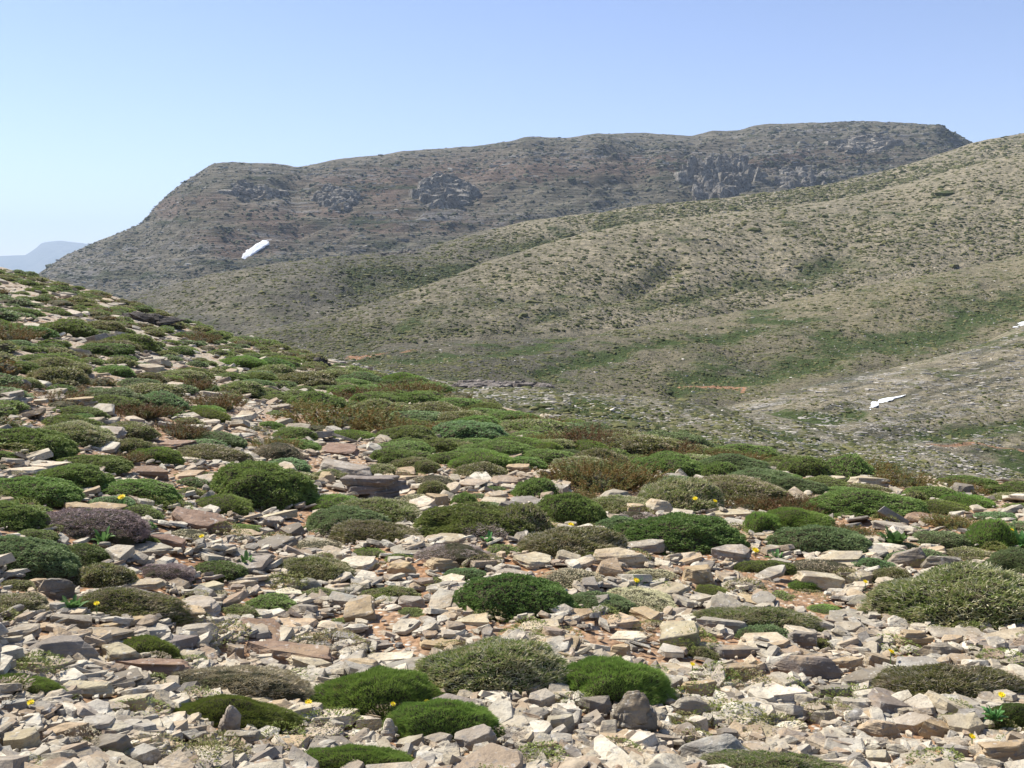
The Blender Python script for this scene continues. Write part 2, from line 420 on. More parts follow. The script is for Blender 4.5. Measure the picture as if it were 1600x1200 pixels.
spur = Sheet('rocky_spur',
  [(-420,640,60),(400,580,58),(520,562,56),(600,579,54),(660,590,52),(720,598,50),(780,600,48),(850,603,47),(900,612,46),(1000,622,44),(1080,630,43),(1180,645,42),(1300,668,40),(1400,692,38),(1500,716,37),(1570,735,36),(1640,758,35),(2020,880,34)],
  [(-420,720,32),(400,640,34),(600,640,28),(850,720,22),(1200,790,19),(1600,840,18),(2020,960,18)],
  760, 200, [(9,.35,3),(2.6,.17,3),(.8,.06,3)], 7.7,
  [([(900,640),(1000,655),(1120,690)],12,.25,.9),([(700,605),(850,640)],10,.1,.5),([(1180,660),(1300,700),(1400,735)],10,.2,.6)], sm=12)

for _s, _x0, _x1 in ((upper, 900, 600), (middle, 860, 480), (lower, 1150, 500)):
    g = np.clip((_s.px + .7 * (_s.py - 440) * -1 * 0 - _x0) / (_x1 - _x0), 0, 1) + np.clip((_s.py - 500) / 160, 0, .5)
    _s.grey = np.clip(g + .35 * fbm(_s.px / 90, _s.py / 40, 1.1, 3), 0, 1)
ridge.grey = np.zeros(ridge.px.shape)
for _x, _y, _rx, _ry in ((600,300,130,26),(760,268,170,20),(1000,262,190,22),(1230,250,150,20),(470,345,110,22),(380,372,70,12),(300,330,60,16),(640,345,120,14)):
    ridge.grey = np.maximum(ridge.grey, np.exp(-((ridge.px - _x) / _rx) ** 2 - ((ridge.py - _y) / _ry) ** 2))
ridge.grey = np.clip(ridge.grey * (.9 + .9 * fbm(ridge.px / 50, ridge.py / 16, 5.5, 4)), 0, .7)
def bare_line(sh, pts, amp):
    for (xa, ya, wa), (xb, yb, wb) in zip(pts[:-1], pts[1:]):
        dx, dy = xb - xa, yb - ya
        t = np.clip(((sh.px - xa) * dx + (sh.py - ya) * dy) / (dx * dx + dy * dy), 0, 1)
        d = np.hypot((sh.px - xa - t * dx) * .6, sh.py - ya - t * dy) / (wa + (wb - wa) * t)
        sh.bare = np.maximum(sh.bare, amp * np.exp(-d * d))
bare_line(lower, [(1060,606,1.5),(1100,604,2.2),(1140,604,3),(1162,609,4),(1160,617,2.5)], .75)
bare_line(lower, [(540,558,2),(600,552,2.5),(660,545,2)], .55)
bare_line(lower, [(840,520,1.5),(900,512,2)], .5)
bare_line(valley, [(1450,690,3),(1530,682,4),(1600,684,4)], .6)
# the beds of rock crop out as streaks running down the spur and across the valley floor
_q = spur.py - .36 * (spur.px - 900)
spur.grey = np.clip((fbm(spur.px / 130, _q / 5.5, 4.2, 3) + .05) * 1.9, 0, .9)
_q = valley.py + .16 * (valley.px - 1300)
valley.grey = np.clip((fbm(valley.px / 110, _q / 6, 7.4, 3) + .02) * 1.7, 0, .9)
TAN, TAN2 = (.49,.415,.29), (.235,.215,.13)
ridge.build(hill_mat('ridge_ground', .11, (.29,.255,.19), (.11,.102,.07), (.06,.075,.035), (.29,.27,.245), (.185,.125,.095), .535, .535, .60, 1.0, (.35, .3, 3.6), (.27,.18,.135)))
upper.build(hill_mat('upper_hill_ground', .22, TAN, TAN2, (.085,.105,.045), (.30,.27,.23), (.22,.155,.095), .555, .62, .60, .9, (1, 1, 1), (.215,.20,.155)))
middle.build(hill_mat('middle_hill_ground', .30, TAN, TAN2, (.085,.11,.042), (.32,.285,.235), (.25,.175,.10), .56, .62, .60, .9))
lower.build(hill_mat('lower_hill_ground', .55, (.37,.31,.20), TAN2, (.085,.115,.04), (.33,.30,.255), (.20,.13,.085), .52, .59, .61, .9))
valley.build(hill_mat('valley_ground', .9, (.47,.405,.285), (.26,.23,.145), (.095,.125,.045), (.52,.48,.41), (.33,.225,.14), .53, .565, .60, 1.0, (.6, 1, 1.6), (.185,.18,.125)))
spur.build(hill_mat('spur_ground', 2.2, (.46,.41,.30), (.21,.19,.12), (.09,.12,.04), (.36,.33,.29), (.2,.15,.11), .535, .575, .62, 1.0, (.7, 1.1, 1.6), (.125,.135,.065)))

# blue mountain across the lowland, and the lowland itself
far_m = Sheet('distant_mountain', [(-420,392,17000),(-200,402,17000),(-60,402,17000),(40,399,17000),(56,388,17000),(66,379,17000),(92,376,17000),(128,380,17000),(200,392,17500),(320,402,18000),(600,410,18000),(2020,415,18000)],
  [(-420,470,14000),(2020,470,14000)], 500, 60, [(900,26,4)], 1.9, sm=5)
far_m.build(hill_mat('mountain_ground', .004, (.2,.19,.15), (.12,.12,.09), (.06,.08,.04), (.25,.24,.22), (.18,.14,.1), .56, .6, .6, .5))
lx, ly = np.meshgrid(np.linspace(-19000, 19000, 60), np.linspace(-19000, 19000, 60))
o = obj('lowland', mesh_np('lowland', np.stack([lx, ly, -430 + 12 * fbm(lx / 2500, ly / 2500, 0, 3)], -1).reshape(-1, 3), grid_tris(60, 60),
        [hill_mat('lowland_ground', .004, (.2,.19,.13), (.12,.12,.09), (.06,.08,.04), (.25,.24,.22), (.18,.14,.1), .56, .6, .6, .3)], smooth=True))
tag(o, kind='structure')

SHEETS = [spur, valley, lower, middle, upper, ridge]
def visible_sheet(x, y):
    for s in SHEETS:
        if y > np.interp(x, s.xs, s.cy) + 1: return s
    return ridge

# ------------------------------------------------------------------ prototypes
def rock_proto(seed, kind='S', bevel=True, fine=0):
    """unit rock: x,y in +-.5, z 0..1"""
    r = random.Random(seed)
    bm = bmesh.new()
    def slab(z0, z1, sx, sy, ox, oy, shrink):
        n = r.choice((4, 5, 5, 6, 7)); a0 = r.uniform(0, 6.28)
        pts = []
        for k in range(n):
            a = a0 + (k + r.uniform(-.32, .32)) * 2 * math.pi / n
            q = r.uniform(.78, 1.12)
            # push outline toward a rounded rectangle
            c, s_ = math.cos(a), math.sin(a); m = max(abs(c), abs(s_)); q *= .5 / (m ** .75)
            pts.append((c * q, s_ * q))
        tilt = (r.uniform(-.25, .25), r.uniform(-.25, .25)); vs = []
        for (x, y) in pts:
            lv = [(z0, r.uniform(.84, 1.04)), (z1, shrink * r.uniform(.84, 1.04))]
            if kind in 'UR' or r.random() < .2: lv.insert(1, (z0 + (z1 - z0) * r.uniform(.3, .6), 1.03))
            for zz, f in lv:
                dz = (x * tilt[0] + y * tilt[1] + r.uniform(-.12, .12)) * (z1 - z0) if zz != z0 else 0
                vs.append(bm.verts.new(((x * f) * sx + ox, (y * f) * sy + oy, zz + dz)))
        res = bmesh.ops.convex_hull(bm, input=vs)
        bad = [e for e in res.get('geom_interior', []) + res.get('geom_unused', []) if isinstance(e, bmesh.types.BMVert)]
        bmesh.ops.delete(bm, geom=list(set(bad)), context='VERTS')
    if kind == 'L':
        z = 0; nl = r.choice((3, 4))
        for k in range(nl):
            z1 = (k + 1) / nl + r.uniform(-.05, .05)
            slab(z - .03, z1, r.uniform(.8, 1), r.uniform(.8, 1), r.uniform(-.08, .08), r.uniform(-.08, .08), .96); z = z1
    elif kind == 'U':
        slab(0, .62, 1, 1, 0, 0, .95); slab(.3, 1.0, .8, .85, r.uniform(-.05, .05), 0, .55)
    elif kind == 'B': slab(0, 1, 1, 1, 0, 0, .85)
    elif kind == 'R': slab(0, 1, 1, 1, 0, 0, .62)
    else: slab(0, 1, 1, 1, 0, 0, .93)
    if bevel:
        es = [e for e in bm.edges if len(e.link_faces) == 2 and e.calc_face_angle(0) > .35]
        bmesh.ops.bevel(bm, geom=es, offset=.017 if kind != 'U' else .07, offset_type='OFFSET', segments=1 if kind != 'U' else 3, affect='EDGES', clamp_overlap=True)
    bmesh.ops.triangulate(bm, faces=bm.faces[:])
    for k in range(fine):
        bmesh.ops.subdivide_edges(bm, edges=[e for e in bm.edges if e.calc_length() > .16 / (k + 1)], cuts=1)
        bmesh.ops.triangulate(bm, faces=bm.faces[:])
    bm.normal_update()
    if fine:
        ns = [v.normal.copy() for v in bm.verts]
        for v, nn in zip(bm.verts, ns):
            p = v.co + Vector((seed * 1.7, seed * .9, 0))
            side = 1 - abs(nn.z)
            d = .055 * mnoise.noise(p * 3.2) + .03 * mnoise.noise(p * 8) + side * .05 * mnoise.noise(Vector((p.x * 2, p.y * 2, p.z * 9)))
            v.co += Vector((nn.x, nn.y, nn.z * .8)) * d
    bm.verts.ensure_lookup_table()
    V = np.array([v.co[:] for v in bm.verts]); T = np.array([[v.index for v in f.verts] for f in bm.faces], np.int32)
    bm.free()
    # normalise extents
    lo, hi = V.min(0), V.max(0)
    V = (V - (lo + hi) / 2) / (hi - lo); V[:, 2] += .5
    return V, T

def unit(v): return v / np.maximum(1e-9, np.linalg.norm(v, axis=-1, keepdims=True))

def dome_R(d, seed):
    """lumpy radius of the cushion in direction d"""
    return .98 + .15 * fbm(d[..., 0] * 1.7 + seed * 3.1, d[..., 1] * 1.7, d[..., 2] * 1.7, 2) + .065 * fbm(d[..., 0] * 5 + seed, d[..., 1] * 5, d[..., 2] * 5, 2) + .03 * vnoise(d[..., 0] * 13, d[..., 1] * 13 + seed, d[..., 2] * 13)

def dome(seed, nu=40, nv=12, f=.94):
    ph = np.linspace(0, 2 * np.pi, nu, endpoint=False); th = np.linspace(-.12, np.pi / 2 - .03, nv)
    P, Tt = np.meshgrid(ph, th)
    d = np.stack([np.cos(P) * np.cos(Tt), np.sin(P) * np.cos(Tt), np.sin(Tt)], -1)
    V = (d * dome_R(d, seed)[..., None] * f).reshape(-1, 3)
    i = np.arange(nv - 1)[:, None] * nu; j = np.arange(nu)[None, :]; j2 = (j + 1) % nu
    a, b_, c, d_ = i + j, i + j2, i + nu + j2, i + nu + j
    T = np.concatenate([np.stack([a, b_, c], -1).reshape(-1, 3), np.stack([a, c, d_], -1).reshape(-1, 3)])
    top = len(V); V = np.concatenate([V, [[0, 0, V[:, 2].max()]]])
    k = (nv - 1) * nu + np.arange(nu)
    T = np.concatenate([T, np.stack([k, (nv - 1) * nu + (np.arange(nu) + 1) % nu, np.full(nu, top)], -1)])
    return V, T.astype(np.int32)

def blades(P, D, L, W, g):
    """diamond leaves at P along D"""
    n = len(P)
    side = unit(np.cross(D, g.normal(size=(n, 3))))
    L = np.broadcast_to(L, (n,))[:, None]; W = np.broadcast_to(W, (n,))[:, None]
    mid = P + D * L * .55
    V = np.stack([P, mid + side * W * .5, P + D * L, mid - side * W * .5], 1).reshape(-1, 3)
    i = np.arange(n)[:, None] * 4
    T = np.concatenate([i + [0, 1, 2], i + [0, 2, 3]], 1).reshape(-1, 3)
    return V, T.astype(np.int32)

def dome_pts(n, seed, g):
    z = g.uniform(-.1, 1, n); ph = g.uniform(0, 2 * np.pi, n); r = np.sqrt(np.maximum(0, 1 - z * z))
    d = np.stack([r * np.cos(ph), r * np.sin(ph), z], -1)
    return d, d * dome_R(d, seed)[:, None]

def tufts(seed, n, nl, L, W, spread=.85):
    g = np.random.default_rng(seed + 100)
    d, p = dome_pts(n, seed, g)
    ax = unit(d + .3 * g.normal(size=d.shape) + [0, 0, .2])
    thin = fbm(d[:, 0] * 4 + seed, d[:, 1] * 4, d[:, 2] * 4, 2) + .9 * g.random(n) > -.42
    ax, p, n = ax[thin], p[thin], int(thin.sum())
    long_ = np.repeat(np.where(g.random(n) < .05, 1.55, 1.0), nl)
    D = unit(np.repeat(ax, nl, 0) + spread * .6 * g.normal(size=(n * nl, 3)))
    P = np.repeat(p - ax * L * .45, nl, 0) + g.normal(size=(n * nl, 3)) * L * .18
    return blades(P, D, L * long_ * g.uniform(.6, 1.2, n * nl), W * g.uniform(.7, 1.3, n * nl), g)

def needles(seed, n, L, W, spread=.3):
    g = np.random.default_rng(seed + 200)
    d, p = dome_pts(n, seed, g)
    D = unit(d * [1, 1, .8] + spread * g.normal(size=d.shape) + [0, 0, .45])
    return blades(p - D * L[0] * .6, D, g.uniform(*L, n), W, g)

def rusty(seed, ns, nl, lw):
    g = np.random.default_rng(seed + 300)
    r = np.sqrt(g.uniform(0, 1, ns)); ph = g.uniform(0, 2 * np.pi, ns)
    root = np.stack([r * np.cos(ph) * .9, r * np.sin(ph) * .9, np.zeros(ns)], -1)
    D = unit(np.stack([root[:, 0] * .45, root[:, 1] * .45, np.full(ns, 1.0)], -1) + .22 * g.normal(size=(ns, 3)))
    hgt = (1.05 - .45 * r ** 2) * g.uniform(.65, 1.12, ns) * (1 + .35 * fbm(root[:, 0] * 2 + seed, root[:, 1] * 2, 0, 2))
    V0, T0 = blades(root, D, hgt, np.full(ns, .02), g)
    t = g.uniform(.12, 1, (ns, nl))
    P = (root[:, None] + D[:, None] * (hgt[:, None] * t)[..., None]).reshape(-1, 3)
    Dl = unit(np.repeat(D, nl, 0) * .8 + .75 * g.normal(size=(ns * nl, 3)))
    V1, T1 = blades(P, Dl, lw * g.uniform(.7, 1.3, ns * nl), lw * .5, g)
    return np.concatenate([V0, V1]), np.concatenate([T0, T1 + len(V0)])

NP = 4
PROTO = {}
for k in range(NP):
    PROTO['tuft_hi', k] = tufts(k, 6200, 5, .05, .02)
    PROTO['tuft_md', k] = tufts(k, 2300, 4, .075, .03)
    PROTO['tuft_lo', k] = tufts(k, 420, 4, .15, .06)
    PROTO['needle_hi', k] = needles(k, 26000, (.07, .13), .009)
    PROTO['needle_md', k] = needles(k, 7000, (.09, .16), .018)
    PROTO['needle_lo', k] = needles(k, 1600, (.12, .2), .04)
    PROTO['twig_hi', k] = needles(k + 40, 15000, (.06, .13), .011, .75)
    PROTO['twig_md', k] = needles(k + 40, 5000, (.08, .16), .02, .75)
    PROTO['twig_lo', k] = needles(k + 40, 1400, (.12, .2), .045, .75)
    PROTO['tips_hi', k] = needles(k, 5200, (.08, .17), .010, .55)
    PROTO['tips_md', k] = needles(k, 1100, (.09, .16), .02, .55)
    PROTO['rusty_hi', k] = rusty(k, 420, 42, .045)
    PROTO['rusty_md', k] = rusty(k, 220, 26, .07)
    PROTO['rusty_lo', k] = rusty(k, 80, 16, .13)
    PROTO['dome', k] = dome(k)
    PROTO['low_dome', k] = dome(k, 16, 6)
FAM = {'G': 'tuft', 'C': 'tuft', 'D': 'tuft', 'O': 'tuft', 'B': 'needle', 'Y': 'twig', 'P': 'twig', 'R': 'rusty'}
_mesh_cache = {}
def proto_mesh(key, mat):
    if key not in _mesh_cache:
        V, T = PROTO[key]; _mesh_cache[key] = mesh_np(key[0], V, T, [mat])
    return _mesh_cache[key]

# ------------------------------------------------------------------ what stands where (photo pixel boxes of the things traced)
# cushions: x0 y0 x1 y1 type | short phrase others may refer to | rest of its own label
CUSHIONS = '''
180 978 276 1026 B|small bright mossy cushion at lower left|behind the pinkish leaning slab
-45 1044 98 1088 B
232 1033 490 1092 Y|long dry tan cushion|with bare twigs beside a bright green mound
262 1078 462 1142 B|bright cushion behind the pointed stone|below the dry tan cushion
88 905 285 968 O
340 925 402 957 O
480 1026 702 1124 B|broad bright mossy mound|bottom centre, with yellow flowers at its foot
636 986 905 1092 O|dark olive spiny cushion|speckled with pale tips, bottom centre
606 1078 792 1164 B|bright cushion with a dead patch|below two yellow flowers, bottom centre
458 1148 668 1222 B|bright cushion at the bottom edge|with a dry brown patch
713 878 908 970 D|dark green dome at the centre|compact and leafy, beside pale slabs
848 1004 1048 1104 B|bright crescent cushion|curling round behind the upright grey boulder
1075 928 1292 980 O|flat olive cushion at kerb slab|flat and spiny, right of centre
1150 952 1238 1000 C|blue-green tuft at kerb slab|low and dense
1085 1158 1340 1225 O
1365 868 1660 976 O|huge olive cushion at right edge|speckled with grey dry tips
1348 1016 1606 1094 O|pale-tipped low cushion at lower right|spreading mat among slabs
1528 1082 1650 1134 D
1262 958 1302 1004 O
1072 1000 1124 1028 O
58 638 158 676 G
148 636 238 684 O
224 612 322 684 R|rusty shrub on upper left slope|tall and brown, beside a pale rocky gap
-25 664 118 714 G|wide green dome at left edge|low dome above pale stones
170 678 245 708 O
198 690 285 720 B
262 686 388 722 O
288 670 384 696 C
48 718 172 764 G
-25 733 128 784 G|big green cushion at left edge|rounded, in front of another green dome
128 736 282 780 G|green cushion beside left-edge pair|even-topped and wide
-25 702 26 724 G
-65 780 68 838 G
38 792 228 850 P|purplish dead-topped cushion|long and low at the left
178 829 252 850 B
-65 826 124 896 C|blue-green dome at the left edge|smooth and pale above dark rocks
112 870 208 916 O
198 868 304 908 P
318 708 490 786 G|big round green cushion|left of the layered grey boulder
372 764 452 786 C
442 624 610 674 R|long rusty thicket|brown and wide in the middle distance
556 636 686 684 R
398 642 446 668 G
418 666 492 690 G
512 670 594 692 B
396 688 472 718 Y
468 774 608 832 C|blue-green cushion left of centre|joined to olive ones, beside slabs
530 764 668 816 O
522 802 668 850 O|low olive cushion left of centre|low and dry-tipped
433 848 560 900 O
650 783 856 850 G|broad green cushion at the centre|smooth-topped, with a dead one at its foot
712 818 800 854 P
652 846 772 886 P|purplish dead cushion at the centre|small twiggy mound among slabs
578 696 648 724 G
640 680 722 706 G
668 698 748 724 G
702 712 798 744 O|round olive cushion above the centre|tidy dome beside tan stones
646 710 692 734 O
698 748 750 788 G
646 742 706 772 O
560 898 664 930 O
696 878 764 904 C
848 700 1024 770 R|large rusty grassy clump|upright brown shoots right of centre
798 736 870 774 G
836 766 954 830 G
756 786 856 850 O
798 820 974 876 O|dark olive cushion right of centre|bushy, in front of paler domes
948 796 1168 868 D|wide dark green cushion|largest dark mound right of centre
926 808 1004 846 C
988 738 1124 800 O|dark olive cushion behind pyramid rock|mottled and spiny
950 792 1030 818 P
1128 728 1244 768 C|pale blue-green dome|mint-coloured mound right of centre
1088 718 1152 750 G
984 702 1104 744 G
892 698 980 730 O
828 686 884 708 B
866 696 910 712 C
878 686 950 708 B
928 672 1064 712 O
952 664 1006 684 R
990 668 1056 688 G
1068 694 1184 726 R
1156 796 1224 838 B
1126 768 1204 800 R
1148 868 1246 896 G
1216 708 1294 746 G
1280 704 1374 748 G|round green bush on right crest|dense dome below a rusty thicket
1276 690 1396 738 R
1366 712 1466 760 R|rusty thicket on the right crest|brown shoots between green domes
1178 742 1288 772 C
1182 752 1296 806 R
1256 762 1436 814 G|long leafy green cushion at right|loose sprawling mound between rusty clumps
1412 748 1450 780 O
1466 764 1550 796 B
1446 782 1536 830 R|rusty clump above the leafy plants|right side
1202 806 1370 866 C|large grey-green dome at right|smooth half-round mound above stones
1178 792 1296 834 B
1508 802 1594 854 B|vivid mossy dome at far right|brightest cushion of the right side
1542 846 1650 900 C
1322 866 1400 892 C
1228 890 1290 914 B
1298 798 1378 842 R
1462 736 1560 760 G
1362 878 1424 914 O
244 560 330 612 R|rusty mound on the left slope|dark brown among green cushions
206 604 292 640 C
288 606 380 640 R
0 556 60 604 O
30 540 140 600 O
145 558 205 590 G
196 575 262 600 O
330 588 410 616 O
380 566 460 592 O
445 604 540 640 G
540 618 640 650 O
610 606 690 634 G
700 640 790 672 G
790 634 880 668 R
60 500 150 526 G
150 520 240 545 G
1000 684 1090 712 R
1100 690 1210 716 G
1020 734 1040 750 G
1540 745 1640 772 G
1380 700 1420 716 R
'''
# rocks: x0 y0 x1 y1 colour shape | phrase | rest of label
ROCKS = '''
258 912 348 962 g S|broad pale slab left of centre|flat triangular-looking sheet beside olive growth
183 945 345 976 t L|long wedge-shaped layered rock|striped brown, below the broad pale slab
192 918 240 958 g W
78 943 147 980 g W
-5 962 64 1002 g S
118 972 212 1000 g S
154 992 222 1034 p W|leaning slab at lower left|propped against a small bright mossy cushion
160 1022 300 1052 k B
276 1002 322 1034 p B
368 990 534 1032 k B|long brown-fronted slab|dark shaded front, above the dry tan cushion
440 1012 526 1046 p W
348 988 384 1022 d B
94 1055 180 1088 p B
168 1068 248 1108 p W
124 1084 208 1122 g S|flat grey slab at lower left|wide and low near the bottom left corner
8 1126 70 1184 p W|steep pale bottom-left rock|lit left face and dark right face
66 1130 142 1162 t B
143 1142 212 1196 d W|dark-fronted tilted slab|bottom left among pale stones
340 1096 378 1152 g U|pointed standing stone|thin and grey before a bright cushion
194 1158 258 1206 b W
278 1156 372 1190 w S
344 1138 412 1166 g B
14 1028 88 1056 p R
-5 1084 44 1120 b B
50 888 122 934 d R|dark-sided grey boulder at left|rough, below the blue-green dome
538 918 592 966 t W|tan slab with a dark end|left of centre among broken slabs
518 972 568 998 b W
618 915 668 942 g B
708 958 772 984 p S
554 1105 600 1142 w B|white cube-like stone|bottom centre below yellow flowers
434 1122 545 1160 p S|large pale slab at the bottom|left of the white cube-like stone
594 1120 624 1160 w U
660 1138 712 1176 g W
706 1120 782 1180 g W|big tilted slab at the bottom|dark right side, beside a dead-patched cushion
618 1145 668 1178 g W
568 1006 654 1036 w S
824 1073 870 1116 g B|grey block below the olive cushion|pale top and squared face
786 1068 852 1094 p S
898 1082 958 1126 d B|dark angular rock at upright boulder|pointed grey block
948 1070 1030 1150 d U|upright grey boulder|tall rounded stone, bottom right of centre
850 1108 900 1150 g B
1046 1126 1176 1190 b R|large blue-grey boulder|bottom, right of the upright boulder
1062 1048 1128 1084 t L|layered block by crescent cushion|stepped tan stone
1046 1072 1112 1112 g R
1066 1102 1108 1136 w B
1118 1116 1156 1154 d B
1075 950 1172 984 g B|grey kerb slab|long straight-topped slab in olive growth
1222 960 1278 1004 d B|dark block right of kerb slab|set in spiny growth
943 958 1000 986 t S
1028 955 1100 1012 p W|large pale leaning slab|smooth cream face right of centre
913 923 962 958 d W
984 940 1038 980 t S
945 984 1012 1008 w S
950 998 988 1026 t B
1118 1018 1194 1060 t L|tan rock with layered edge|right of centre below the pale leaning slab
798 1163 868 1196 d S
808 968 878 996 p S
1202 1003 1314 1056 d R|arched grey boulder|rounded and smooth, lower right
1266 1043 1334 1084 d B|dark block below the arched boulder|sloping top, lower right
1293 1008 1354 1040 t B
1343 993 1394 1030 p W
1398 963 1458 1006 t L
1424 988 1504 1024 d R|mottled grey boulder at right|rough, behind the pale-tipped cushion
1453 963 1538 994 g S
1543 978 1612 1008 p S
1553 1013 1620 1050 g W|grey rock at the right edge|dark right face
1338 1098 1412 1146 t R|rough brown-grey boulder at lower right|dark base, beside red soil
1398 1086 1462 1132 g W
1478 1092 1544 1146 p W|bright wedge at lower right|pale face turned left, dark side right
1426 1100 1492 1144 t W
1516 1152 1615 1196 t L|layered grey-brown corner block|streaked, beside red soil
1466 1152 1518 1184 g B
1208 1103 1268 1134 w S
1266 1086 1312 1122 g B
1353 1155 1398 1196 p W
1383 1136 1464 1160 g S
1528 1125 1605 1150 g S
1374 842 1452 884 d R|twin grey boulder at right|dark peaked rock below the leafy plant
1436 852 1518 892 d R
1232 876 1324 914 p W|overhanging slab at right|pale top and deep dark underside
1318 882 1368 912 p B
1108 848 1174 882 g B|squared grey block right of centre|squared, right of centre
1484 746 1520 772 d B|white-topped boulder on right crest|small cube at the skyline
1322 735 1394 758 p B|pale boulder on the right crest|low, between green domes
1442 752 1488 772 p S
1282 738 1322 752 p S
1003 771 1054 806 p R|pyramid rock|pale pointed stone right of centre
976 780 1010 806 t B
988 716 1022 738 p B
928 865 968 908 t W
916 853 1012 888 p B
862 861 910 886 p W
1063 871 1116 910 t B
798 860 866 894 p S|big smooth slab at centre right|smooth, centre right
973 843 1048 868 g B
532 726 642 778 d L|layered grey boulder|large cracked rock left of centre
488 704 588 742 g B|grey outcrop behind the layered boulder|squared pale rock left of centre
495 728 526 756 t R
608 718 654 738 t S
610 732 664 750 t B
638 764 686 794 w W|white pointed rock|beside a small green cushion at the centre
660 756 704 790 t B
498 688 562 714 k S|pink slab in the middle distance|flat, behind the grey outcrop
432 805 478 830 d W
468 824 522 846 g B
396 828 462 862 d S
522 860 590 890 w S
602 866 654 900 t B
658 868 720 894 t R
684 888 728 912 w S
424 898 474 922 w S
458 883 504 908 b R
746 763 796 788 p S
113 662 192 692 g S|big pale slab at upper left|wide flat sheet between green cushions
123 648 162 672 p L
213 684 312 700 k S|long pink slab at upper left|thin, behind a bright mossy cushion
203 716 264 742 k W
273 720 318 746 t S
260 788 362 828 k W|dark red leaning slab|long tilted block at left
353 813 412 832 t S
93 776 148 800 t B
128 783 198 802 t S
230 830 292 856 k W
176 845 284 870 g S
153 898 262 920 p S
298 893 352 918 p S
353 883 404 910 p B
78 698 108 716 p R
660 602 690 616 p S
420 628 460 646 g L|grey log-like rock on mid slope|beside a rusty thicket
452 636 500 650 t S
838 640 868 656 w R|white boulder near the mid crest|small and round above green cushions
790 716 830 736 t L
880 718 900 728 p S
770 700 820 716 t S
0 606 44 640 g L
60 612 110 630 g S
100 620 150 640 t L
250 600 290 612 p S
'''
COL = {'p': (0.498,0.428,0.303), 'w': (0.617,0.550,0.416), 'g': (0.384,0.339,0.264), 'd': (0.260,0.226,0.179), 't': (0.468,0.363,0.224), 'k': (0.296,0.203,0.140), 'b': (0.360,0.339,0.284)}
COLW = {'p': 'pale', 'w': 'whitish', 'g': 'grey', 'd': 'dark grey', 't': 'tan', 'k': 'pinkish-brown', 'b': 'blue-grey'}
SHW = {'S': 'flat slab', 'W': 'tilted slab', 'B': 'block', 'L': 'layered block', 'U': 'upright stone', 'R': 'rough boulder'}
THICK = {'S': .42, 'W': .62, 'B': .66, 'L': .74, 'U': .95, 'R': .74}
CW = {'G': 'green cushion shrub', 'B': 'bright green mossy cushion', 'C': 'blue-green cushion shrub', 'D': 'dark green cushion shrub', 'O': 'olive dry-tipped cushion',
      'Y': 'dry tan cushion', 'P': 'purplish-grey dead cushion', 'R': 'rusty-brown shrub'}

def parse(txt):
    out = []
    for line in txt.strip().splitlines():
        p = [t.strip() for t in line.split('|')]
        t = p[0].split()
        out.append(dict(box=tuple(float(v) for v in t[:4]), code=t[4:], lm=p[1] if len(p) > 1 else None, more=p[2] if len(p) > 2 else None))
    return out

def cushion_dims(box):
    x0, y0, x1, y1 = box
    xc = (x0 + x1) / 2
    X, Yf, z = at(xc, y1)
    dep = (H - z) / Yf
    Yc = Yf
    for _ in range(3):
        a = (x1 - x0) / 2 * Yc / F; h = (y1 - y0) * Yc / F
        b = min(.85 * a, .26 * h / dep); b = max(b, .3 * a); Yc = Yf + b * .9
    c = math.sqrt(max((h - b * dep) ** 2 - (b * dep) ** 2, (.25 * a) ** 2)); c = min(max(c, .22 * a), 1.0 * a)
    Xc = X / Yf * Yc
    return Xc, Yc, float(ground(Xc, Yc)), a, b, c

things = []          # dict(kind, px, py, w, desc, lm, more, obj)
cush = []            # placed cushions: X, Y, a, b, for keeping others clear
todo_cush = []
for e in parse(CUSHIONS):
    x0, y0, x1, y1 = e['box']
    X, Y, z, a, b, c = cushion_dims(e['box'])
    if e['code'][0] == 'R': c = min(c, .42 * a)
    if y0 > 850: c = max(c, .40 * a)
    if y1 < 700: c = min(c, .5 * a)
    todo_cush.append(dict(X=X, Y=Y, z=z, a=a, b=b, c=c, t=e['code'][0], px=(x0 + x1) / 2, py=(y0 + y1) / 2, w=x1 - x0, lm=e['lm'], more=e['more']))
    cush.append((X, Y, a, b))

